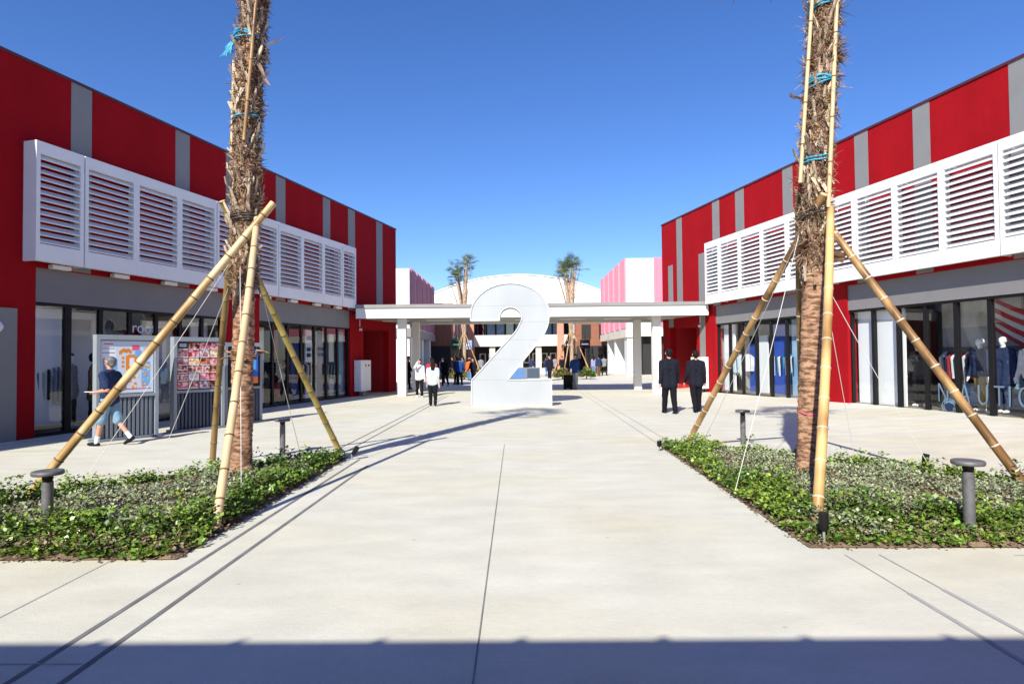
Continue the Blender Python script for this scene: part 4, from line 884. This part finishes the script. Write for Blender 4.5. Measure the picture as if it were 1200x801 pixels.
q = MB(); q.box(-.20, .20, -.12, .12, .05, .70); q.build('shell', M['c_black'], sc_); q = MB(); q.tube([(-.12, 0, .70), (-.12, 0, .98), (.12, 0, .98), (.12, 0, .70)], [.012]*4, 6); q.build('handle', M['grey'], sc_)
for a in (-.15, .15):
    q = MB(); q.tube([(a, -.10, .03), (a, .10, .03)], [.03, .03], 10); q.build('wheel', M['black'], sc_)
bp_ = thing('backpack', (3.02, 29.86, 1.02), PI/2+.9, 'black backpack on the traveller in royal blue', 'backpack')
fuse('pack', [((-.08, -.12, 0), (-.08, -.12, .34), .10, .09), ((.08, -.12, 0), (.08, -.12, .34), .10, .09)], M['c_black'], .016, bp_, .01)
# far figures
far = [(-4.05, 34.8, 1.60, .4, 'c_black', 'c_black', 'long', 'woman in black walking below the green shop sign'), (-3.55, 36.4, 1.62, 1.0, 'c_black', 'c_black', 'short', 'person in dark coat mid stride left of the numeral'),
       (-3.30, 35.6, 1.66, -.2, 'c_royal', 'c_bluesuit', 'short', 'person in navy blue suit beside the left background palm'), (-3.22, 42.0, 1.58, 0., 'c_orange', 'c_jeans', 'cap', 'person in orange top, blue jeans and white cap'),
       (-4.9, 47.0, 1.65, 1.5, 'c_black', 'c_black', 'short', 'dark figure by the far left shop doors'), (-2.9, 50.0, 1.65, 0, 'c_grey', 'c_black', 'short', 'grey clad figure far behind the numeral on its left'),
       (1.37, 54.5, 1.62, 0, 'c_navy', 'c_palegrey', 'short', 'person in navy top and pale trousers seen through the numeral'), (2.20, 41.0, 1.70, PI-.5, 'c_bluesuit', 'c_bluesuit', 'short', 'man in dark suit with white shirt striding right of the numeral'),
       (2.45, 51.0, 1.60, .5, 'c_navy', 'c_jeans', 'short', 'person in navy and jeans just right of the numeral'), (3.25, 52.0, 1.66, 0, 'c_grey', 'c_black', 'short', 'person in grey patterned jacket behind the striding man'),
       (6.30, 50.2, 1.62, 0, 'c_lilac', 'c_jeans', 'long', 'person in lilac at the left of the group by the right shops'), (6.62, 49.6, 1.70, 0, 'c_navy', 'c_brown', 'short', 'person in navy top and brown trousers by the right shops'),
       (7.12, 50.0, 1.66, .2, 'c_grey', 'c_black', 'short', 'person in grey top at the right of the group by the shops'), (6.35, 32.3, 1.55, 1.2, 'c_cyan', 'c_jeans', 'long', 'person in cyan top half hidden by the right canopy column'),
       (-4.6, 38.5, 1.62, .8, 'c_black', 'c_bluesuit', 'short', 'dark suited figure between the woman in black and the far shops'), (-2.7, 38.0, 1.60, 2.6, 'c_bluesuit', 'c_black', 'short', 'dark figure facing the plaza close left of the numeral'), (-3.9, 44.5, 1.64, 1.2, 'c_grey', 'c_jeans', 'short', 'person in grey and jeans walking behind the dark suits'), (3.75, 50.5, 1.62, 2.8, 'c_black', 'c_black', 'short', 'dark figure between the striding man and the right background palm'), (-5.3, 44.0, 1.62, .3, 'c_navy', 'c_black', 'long', 'dark haired figure in navy beside the plum building'),
       (5.0, 53.5, 1.66, .2, 'c_black', 'c_black', 'short', 'dark figure below the right background palm'), (-1.9, 55.0, 1.65, 2, 'c_navy', 'c_black', 'short', 'dark figure in front of the far shop windows'),
       (-2.4, 57.5, 1.6, 1, 'c_black', 'c_jeans', 'long', 'dark haired figure by the far terrace left of the numeral'), (4.2, 57, 1.65, 3, 'c_red', 'c_black', 'short', 'figure in red at the far doors on the right')]
cloth('c_lilac', (.25, .25, .42))
def cap(root, As, Ls, dz, H):
    q = MB(); z = (.955+dz.z)*H; q.lathe((0, 0, z), [(.09, 0), (.088, .03), (.06, .07), (.02, .085)], 14); q.box(-.06, .06, .05, .16, z, z+.01); q.build('cap', M['white'], root)
for i, (x, y, H_, hdg, t_, b_, hr, lab) in enumerate(far):
    st = [((.35, .1), (-.3, .3)), ((.1, .02), (-.08, .05)), ((-.2, .2), (.25, .05))][i % 3]
    person(x, y, H_, hdg, lab, t_, 'long', b_, legs=st, arms=((-.2, .12, .3), (.25, .12, .5)), hair=('short' if hr == 'cap' else hr), vox=.02, extra=cap if hr == 'cap' else None, face=False, fem=(hr == 'long'), group='distant visitors', skin='skin_l' if i % 2 else 'skin', z=gz(x))

# ------------------------------------------------------------------ shop dummies
def mq(x, y, H_, hdg, lab, t_, b_, z, coat=0, skin='mann', hair=None, legs=((.04, .02), (-.05, .03))):
    person(x, y, H_, hdg, lab, t_, 'long', b_, legs=legs, arms=((.0, .12, .15), (.05, .14, .2)), hair=hair, skin=skin, coat=coat, vox=.014, face=False, shoes='c_sock' if skin == 'mann' else 'c_shoe', group='shop window mannequins', z=z, cat='mannequin', name='mannequin')
hR = PI/2-.22+.5
mq(10.66, 16.4, 1.72, 1.9, 'white mannequin in dark jacket and red waistband, left in the flag window', 'c_black', 'c_black', .20)
mq(11.05, 14.72, 1.74, 1.6, 'white mannequin in navy jacket and mustard trousers in the right shop window', 'c_navy', 'c_khaki', .22)
mq(11.17, 14.18, 1.76, 1.9, 'white mannequin in long navy quilted coat over a checked shirt', 'c_navy', 'c_navy', .22, .12)
mq(11.28, 13.52, 1.74, 1.9, 'white mannequin in pale shirt and dark trousers at the right frame edge', 'c_whitec', 'c_navy', .22)
mq(11.85, 14.0, 1.70, 1.6, 'dark mannequin in navy jacket behind the others in the flag window', 'c_navy', 'c_palegrey', .22, .02, 'mann_d')
mq(8.72, 25.0, 1.5, 1.6, 'mannequin in a pale striped shirt in the far right window', 'c_whitec', 'c_black', .19)
mq(-10.30, 14.1, 1.74, -1.4, 'shaded mannequin in dark coat and knit hat in the first left window', 'c_grey', 'c_black', .06, .06, 'mann', 'short')
mq(-10.12, 14.68, 1.74, -1.2, 'shaded mannequin in brown parka beside the map board', 'c_tan', 'c_black', .06, .10, 'mann', 'short')
mq(-9.45, 17.2, 1.72, -1.3, 'shaded mannequin behind the gap between map and menu boards', 'c_navy', 'c_grey', .06, .06, 'mann_d')
mq(-8.72, 20.75, 1.66, -1.2, 'mannequin in dark red coat just right of the left palm', 'c_red', 'c_black', .06, .12, 'mann_d')
mq(-8.50, 21.7, 1.62, -1.4, 'mannequin in black top and red trousers second from the left red pier', 'c_black', 'c_red', .06, 0, 'mann_d')
mq(-7.72, 24.6, 1.62, -1.4, 'mannequin in black coat against the bright white panel', 'c_black', 'c_black', .06, .04, 'mann_d')

# garment racks inside the shops
def rack(x, y, rz, z, cols, lab):
    o = thing('garment_rack', (x, y, z), rz, lab, 'garment rack', 'garment racks inside the shops')
    q = MB(); q.tube([(-.6, 0, 0), (-.6, 0, 1.45), (.6, 0, 1.45), (.6, 0, 0)], [.014]*4, 6); q.build('rail', M['bollard'], o)
    for i in range(11):
        c = cols[i % len(cols)]; w = .20+.05*random.random(); h = .62+.18*random.random(); xx = -.52+i*.104; q = MB()
        pr = [(-w, 1.28), (-.05, 1.42), (.05, 1.42), (w, 1.28), (w*.8, 1.40-h), (-w*.8, 1.40-h)]
        vs = [(xx+e+random.uniform(-.008, .008), a, b) for e in (-.022, .022) for a, b in pr]
        q.add(vs, [(5, 4, 3, 2, 1, 0), (6, 7, 8, 9, 10, 11)]+[(k, (k+1) % 6, 6+(k+1) % 6, 6+k) for k in range(6)]); q.build('garment', M[c], o)
rk = 0
for x, y, rz, z, cols, lab in ((11.35, 15.6, 1.8, .2, ['c_navy', 'c_whitec', 'c_red'], 'rack of navy, white and red garments deep in the flag window'), (11.95, 13.2, 1.2, .2, ['c_whitec', 'c_khaki', 'c_navy'], 'rack of pale garments at the right frame edge inside the shop'),
                               (8.78, 24.1, 1.8, .2, ['c_whitec', 'c_lightblue', 'c_grey'], 'rack of pale shirts in the far right window'), (9.6, 21.8, 1.8, .2, ['c_navy', 'c_whitec', 'c_cyan'], 'rack of blue garments in the far right window'),
                               (-10.6, 13.3, .9, .06, ['c_grey', 'c_palegrey', 'c_black'], 'rack of grey garments in the first left window'), (-9.3, 18.0, 1.3, .06, ['c_black', 'c_tan', 'c_grey'], 'rack of dark coats behind the menu board'),
                               (-8.05, 23.2, 1.3, .06, ['c_black', 'c_grey', 'c_whitec'], 'rack of black and white garments in the far left window'), (-7.6, 25.0, 1.3, .06, ['c_black', 'c_denim'], 'rack of dark garments beside the last left pane')):
    rack(x, y, rz, z, cols, lab)

# ------------------------------------------------------------------ the street behind the canopy
def corrug(mb, x0, x1, y, z0, z1, n, amp, axis, mi):
    """vertical ribbed sheet along x (axis 0) or y (axis 1)"""
    for i in range(n):
        a = x0+(x1-x0)*i/n; b = x0+(x1-x0)*(i+.5)/n
        if axis == 0: mb.box(a, b, y-amp, y, z0, z1, mi)
        else: mb.box(y-amp if amp > 0 else y, y if amp > 0 else y-amp, a, b, z0, z1, mi)
def street_block(side):
    s = -1 if side == 'L' else 1
    if side == 'L': X, Y0, Y1, H, lab, cl = -7.2, 41.4, 53.8, 7.65, 'white and plum ribbed building behind the canopy on the left', M['purple']
    else: X, Y0, Y1, H, lab, cl = 8.3, 46.0, 59.8, 8.9, 'white and pink ribbed building behind the canopy on the right', M['pink']
    root = thing('street_building', (X, Y0, 0), 0, lab, 'building'); D = Y1-Y0
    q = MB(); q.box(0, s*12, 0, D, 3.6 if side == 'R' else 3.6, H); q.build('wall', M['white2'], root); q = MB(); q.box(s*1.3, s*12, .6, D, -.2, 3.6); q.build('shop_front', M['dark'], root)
    if side == 'L': q = MB(); q.box(0, s*3, 0, .3, -.1, 3.6); q.build('front_wall', M['white2'], root)
    q = MB(); q.box(s*-.12, s*1, -.15, D, 3.0, 3.599); q.build('fascia', M['cream'] if side == 'R' else M['grey'], root)
    for y, w_ in ((0.02, 1.2), (5.6, .6), (9.6, .6)):
        q = MB(); q.box(s*.0, s*.9, y, y+w_, 0, 3.0); q.build('column', M['white2'], root)
    q = MB(); q.box(s*1.0, s*12, -.12, -.002, 3.05, 3.6); q.build('fascia', M['cream'] if side == 'R' else M['white2'], root)
    k = 5; w_ = D/k
    for i in range(k):
        q = MB(); corrug(q, i*w_+.35, (i+1)*w_-.25, 0 if s > 0 else .0, 3.7, H+.06, 8, .10*s, 1, 0)
        q.build('ribbed_cladding', cl, root)
    if side == 'R':
        q = MB(); corrug(q, 2.05, 12, 0, 3.7, H+.06, 34, .10, 0, 0); q.box(2.05, 12, -.03, -.001, 3.7, H, 0); q.build('ribbed_cladding', cl, root)
street_block('L'); street_block('R')
def brick_block(x0, x1, y0, y1, h, lab, face):
    root = thing('street_shop', ((x0+x1)/2, y0, 0), 0, lab, 'building'); w_ = (x1-x0)/2
    q = MB(); q.box(-w_, w_, 0, y1-y0, 0, h); q.build('wall', M['brick'], root)
    q = MB(); q.box(-w_-.1, w_+.1, -.1, y1-y0, h, h+.2); q.build('coping', M['terra'], root)
    xf = w_ if face > 0 else -w_
    for k in range(3):
        y = .8+k*(y1-y0-1)/3
        q = MB(); q.box(xf-.03*face, xf+.05*face, y, y+2.4, .1, 2.5); q.build('shop_door', M['dark'], root)
        q = MB(); q.box(xf-.03*face, xf+.05*face, y+.4, y+1.3, 3.4, 4.8); wi = q.build('window', M['white2'], root)
        q = MB(); q.box(xf+.051*face, xf+.055*face, y+.5, y+1.2, 3.5, 4.7); q.build('pane', M['glass2'], wi)
        q = MB(); q.box(xf, xf+1.0*face, y-.1, y+2.5, 2.7, 2.85); q.build('awning', M['white2'] if k != 1 else M['terra'], root)
    q = MB(); q.box(xf-.02*face, xf+.03*face, .4, y1-y0-.3, .05, 2.62); q.build('shop_front', M['dark'], root); q = MB(); q.box(-w_+.1, w_-.1, -.03, .02, .05, 2.62); q.build('shop_front', M['dark'], root)
    for k in range(2):
        x = -w_+.5+k*1.7
        q = MB(); q.box(x, x+1.2, -.06, -.031, .1, 2.5); q.build('shop_door', M['glass2'], root)
        q = MB(); q.box(x+.1, x+1.0, -.05, .03, 3.3, 4.7); q.build('window', M['dark'], root)
brick_block(-11, -5.7, 54.2, 66, 6.2, 'terracotta shop row behind the plum building on the left side of the street', 1)
brick_block(5.8, 12, 60.2, 66, 6.0, 'terracotta shop row beyond the pink building on the right side of the street', -1)
eb = thing('terrace_building', (0, 66, 0), 0, 'cream two storey building with balcony closing the street', 'building')
q = MB(); q.box(-5.6, 6.5, 2.5, 8, 0, 5.9); q.build('wall', M['dark'], eb)
q = MB(); q.box(-4.6, 5.5, 0, .25, 2.75, 3.95); q.box(-4.6, 5.5, .25, 2.5, 2.75, 2.9); q.build('balcony', M['cream'], eb)
q = MB(); q.box(-5.6, 6.5, -.2, 8, 5.6, 6.0); q.build('roof', M['grey'], eb)
for x in (-4.9, 4.75): q = MB(); q.box(x-.35, x+.35, -.1, .9, 0, 5.6); q.build('pier', M['terra'], eb)
for x in (-2.6, .4, 2.4): q = MB(); q.box(x-.3, x+.3, .3, 1.0, 0, 2.75); q.build('pier', M['cream'], eb)
for i in range(9):
    x = -4.3+i*1.05; q = MB(); q.box(x, x+.9, 2.42, 2.5, 3.9, 5.4); w_ = q.build('window', M['grey'], eb); q = MB(); q.box(x+.06, x+.84, 2.40, 2.418, 4.0, 5.3); q.build('pane', M['c_sky'] if i % 3 else M['glass2'], w_)
for i in range(9):
    x = -4.1+i*.98; q = MB(); q.box(x, x+.7, 2.40, 2.5, .9, 2.0); w_ = q.build('window', M['white2'], eb); q = MB(); q.box(x+.12, x+.58, 2.37, 2.398, 1.0, 1.9); q.build('pane', M['dark'], w_)
st_ = MB()
for k in range(3): st_.box(.5, 3.2, 58+k*.4, 62, k*.15, (k+1)*.15)
tag(st_.build('steps', M['white2']), 'low white steps seen through the numeral', 'steps')
# the white vaulted hall
dm = thing('vaulted_hall', (.3, 80, 0), 0, 'huge white vaulted roof rising behind the street', 'building'); R_ = 27.8; zc = 12.35-R_
q = MB(); A = [math.asin(18.5/R_)*(k/20) for k in range(-20, 21)]
vf = [(R_*math.sin(a), 0, zc+R_*math.cos(a)) for a in A]; vb = [(x, 40, z) for x, _, z in vf]; N_ = len(vf)
q.add(vf+vb, [(i, i+1, N_+i+1, N_+i) for i in range(N_-1)], 0, True); q.build('roof', M['dome'], dm)
q = MB(); q.add(vf+[(x, 0, 0) for x, _, z in vf], [(i, N_+i, N_+i+1, i+1) for i in range(N_-1)]); q.build('front_wall', M['dome'], dm)
q = MB(); q.tube([(x, -.06, z-.04) for x, _, z in vf], [.09]*N_, 6); q.build('roof_edge', M['white'], dm)
# hanging street signs
for x, y, m, lab in ((-5.05, 52, M['c_signgreen'] if 'c_signgreen' in M else cloth('c_signgreen', (.01, .10, .05)), 'round dark green sign hanging over the left shops'), (-4.35, 54, cloth('c_signblue', (.25, .36, .55)), 'pale blue square sign hanging over the left shops'), (6.2, 55.5, M['black'], 'black round sign with white lettering over the right shops'), (5.1, 58, M['black'], 'black hanging sign beside the right background palm')):
    o = thing('hanging_sign', (x, y, 2.3), 0, lab, 'sign', 'hanging shop signs'); q = MB(); q.box(-.45, .45, -.05, .05, 0, .8); q.build('panel', m, o)
    q = MB(); q.box(-.3, .3, -.06, -.051, .33, .45); q.build('print', M['paper'], o); q = MB(); q.tube([(0, 0, .8), (0, 0, 1.2)], [.03, .03], 6); q.build('bracket', M['black'], o)
# background palms with propped trunks and trimmed tops
def far_palm(x, y, H, tops, lab, seed):
    r = random.Random(seed); root = thing('background_palm', (x, y, 0), 0, lab, 'palm tree', 'palms in the far street')
    fm = [frond_mesh(1.0+.12*i, 17, M['frond'], 40+i) for i in range(3)] + [frond_mesh(.9, 14, M['frond_dry'], 60)]
    for i, (dx, h, dy, rt) in enumerate(tops):
        q = MB(); dx *= .72; pts_ = [(dx*.12*t*2 if t < .5 else dx*(.12+.88*((t-.5)*2)**1.6), dy*t, h*t) for t in (0, .15, .3, .5, .7, .85, 1)]
        rt *= .68; q.tube(pts_, [rt*1.25, rt, rt, rt*.95, rt*1.15, rt*1.1, rt*.5], 9); q.build('trunk', M['shag'], root)
        nf = 24 if rt > .08 else 9
        for k in range(nf):
            o = obj('frond', fm[r.randrange(3)] if r.random() < .85 else fm[3], root); zz = h-.12*r.random()*(6 if rt > .08 else 1)
            o.matrix_local = Matrix.Translation((pts_[-1][0], pts_[-1][1], zz)) @ Matrix.Rotation(k*2.4+r.random(), 4, 'Z') @ Matrix.Rotation(r.uniform(-.9, .45), 4, 'X') @ Matrix.Scale(r.uniform(.6, 1.0)*(1.15 if rt > .08 else .75), 4)
    for k in range(4):
        a = PI/4+k*PI/2+.3; q = MB(); q.tube([(1.7*math.cos(a), 1.7*math.sin(a), 0), (.1*math.cos(a), .1*math.sin(a), 3.6)], [.05, .045], 7); q.build('prop_pole', M['bamboo_b'], root)
far_palm(-4.25, 50, 10, [(.35, 9.3, 0, .24), (-.65, 8.1, .3, .2), (-.95, 8.5, -.2, .14), (.1, 8.7, 0, .1), (-1.35, 7.3, .2, .09), (.8, 8.4, 0, .05)], 'propped multi headed palm in the far street left of the numeral', 8)
far_palm(4.3, 48, 9.4, [(.25, 8.75, 0, .24), (-.35, 8.3, .1, .2), (-.85, 8.3, -.2, .17), (-1.3, 7.8, .2, .1), (.7, 8.8, 0, .1), (1.0, 8.4, 0, .05)], 'propped multi headed palm in the far street right of the numeral', 9)
# low shrubs round their feet
for x, y, lab in ((-3.1, 43.5, 'clipped round shrub behind the person in orange'), (-4.2, 44.5, 'low yellow green shrub left of the person in orange'), (3.2, 43, 'spiky yellow green shrub left of the traveller in blue'), (4.9, 43.2, 'spiky green shrub right of the traveller in blue')):
    n_ = 260; b_ = np.zeros((n_, 3)); an = rng.uniform(0, 2*PI, n_); rr = np.sqrt(rng.random(n_))*.55; b_[:, 0] = rr*np.cos(an); b_[:, 1] = rr*np.sin(an); hh = .75*np.sqrt(1-(rr/.62)**2)
    V_, F_ = leaves(b_, 9, .12, hh, .13, .8); root = thing('shrub', (x, y, 0), 0, lab, 'shrub', 'shrubs under the far palms'); obj('foliage', big_mesh('foliage', V_, F_, [M['frond'] if 'green shrub right' in lab else M['leaf_y'] if 'leaf_y' in M else M.setdefault('leaf_y', mat('yellow_green_leaf', (.20, .20, .05), .6, .3, 2, island=.4))]), root)
    q = MB(); q.tube([(0, 0, 0), (0, 0, .5)], [.05, .03], 6); q.build('stem', M['twig'], root)
# low blue poster stand behind the numeral
o = thing('poster_stand', (.45, 26, 0), 0, 'low poster stand with blue pictures showing behind the numeral', 'poster stand')
q = MB(); q.box(-.75, .55, 0, .08, .2, 1.15); q.build('board', M['kiosk'], o)
q = MB(); q.box(-.7, -.1, -.006, -.001, .3, 1.1, 0); q.box(0, .5, -.006, -.001, .3, 1.1, 1); q.build('poster', [M['c_jeans'], M['kiosk_d']], o)
for x in (-.7, .5): q = MB(); q.box(x-.03, x+.03, -.05, .13, 0, .2); q.build('foot', M['black'], o)

# ------------------------------------------------------------------ covered walk behind the camera: its eave throws the shadow in the foreground
ev = thing('covered_walk', (0, -1.55, 0), 0, 'covered walk behind the viewpoint whose eave shades the near paving', 'canopy')
q = MB(); q.box(-24, 24, -5, 0, 3.85, 4.05); q.build('roof', M['white2'], ev)
for i in range(60):
    x = -23.6+i*.80+.10; q = MB(); q.tube([(x, -5, 4.05), (x, -.02, 4.05)], [.045, .045], 10); q.build('roof_rib', M['grey'], ev)
q = MB(); q.box(-24, 24, -5.2, -5, 0, 4.3); q.build('back_wall', M['cream'], ev)
for x in (-21, -14, -7, 7, 14, 21): q = MB(); q.box(x-.15, x+.15, -.6, -.3, 0, 3.85); q.build('column', M['white2'], ev)
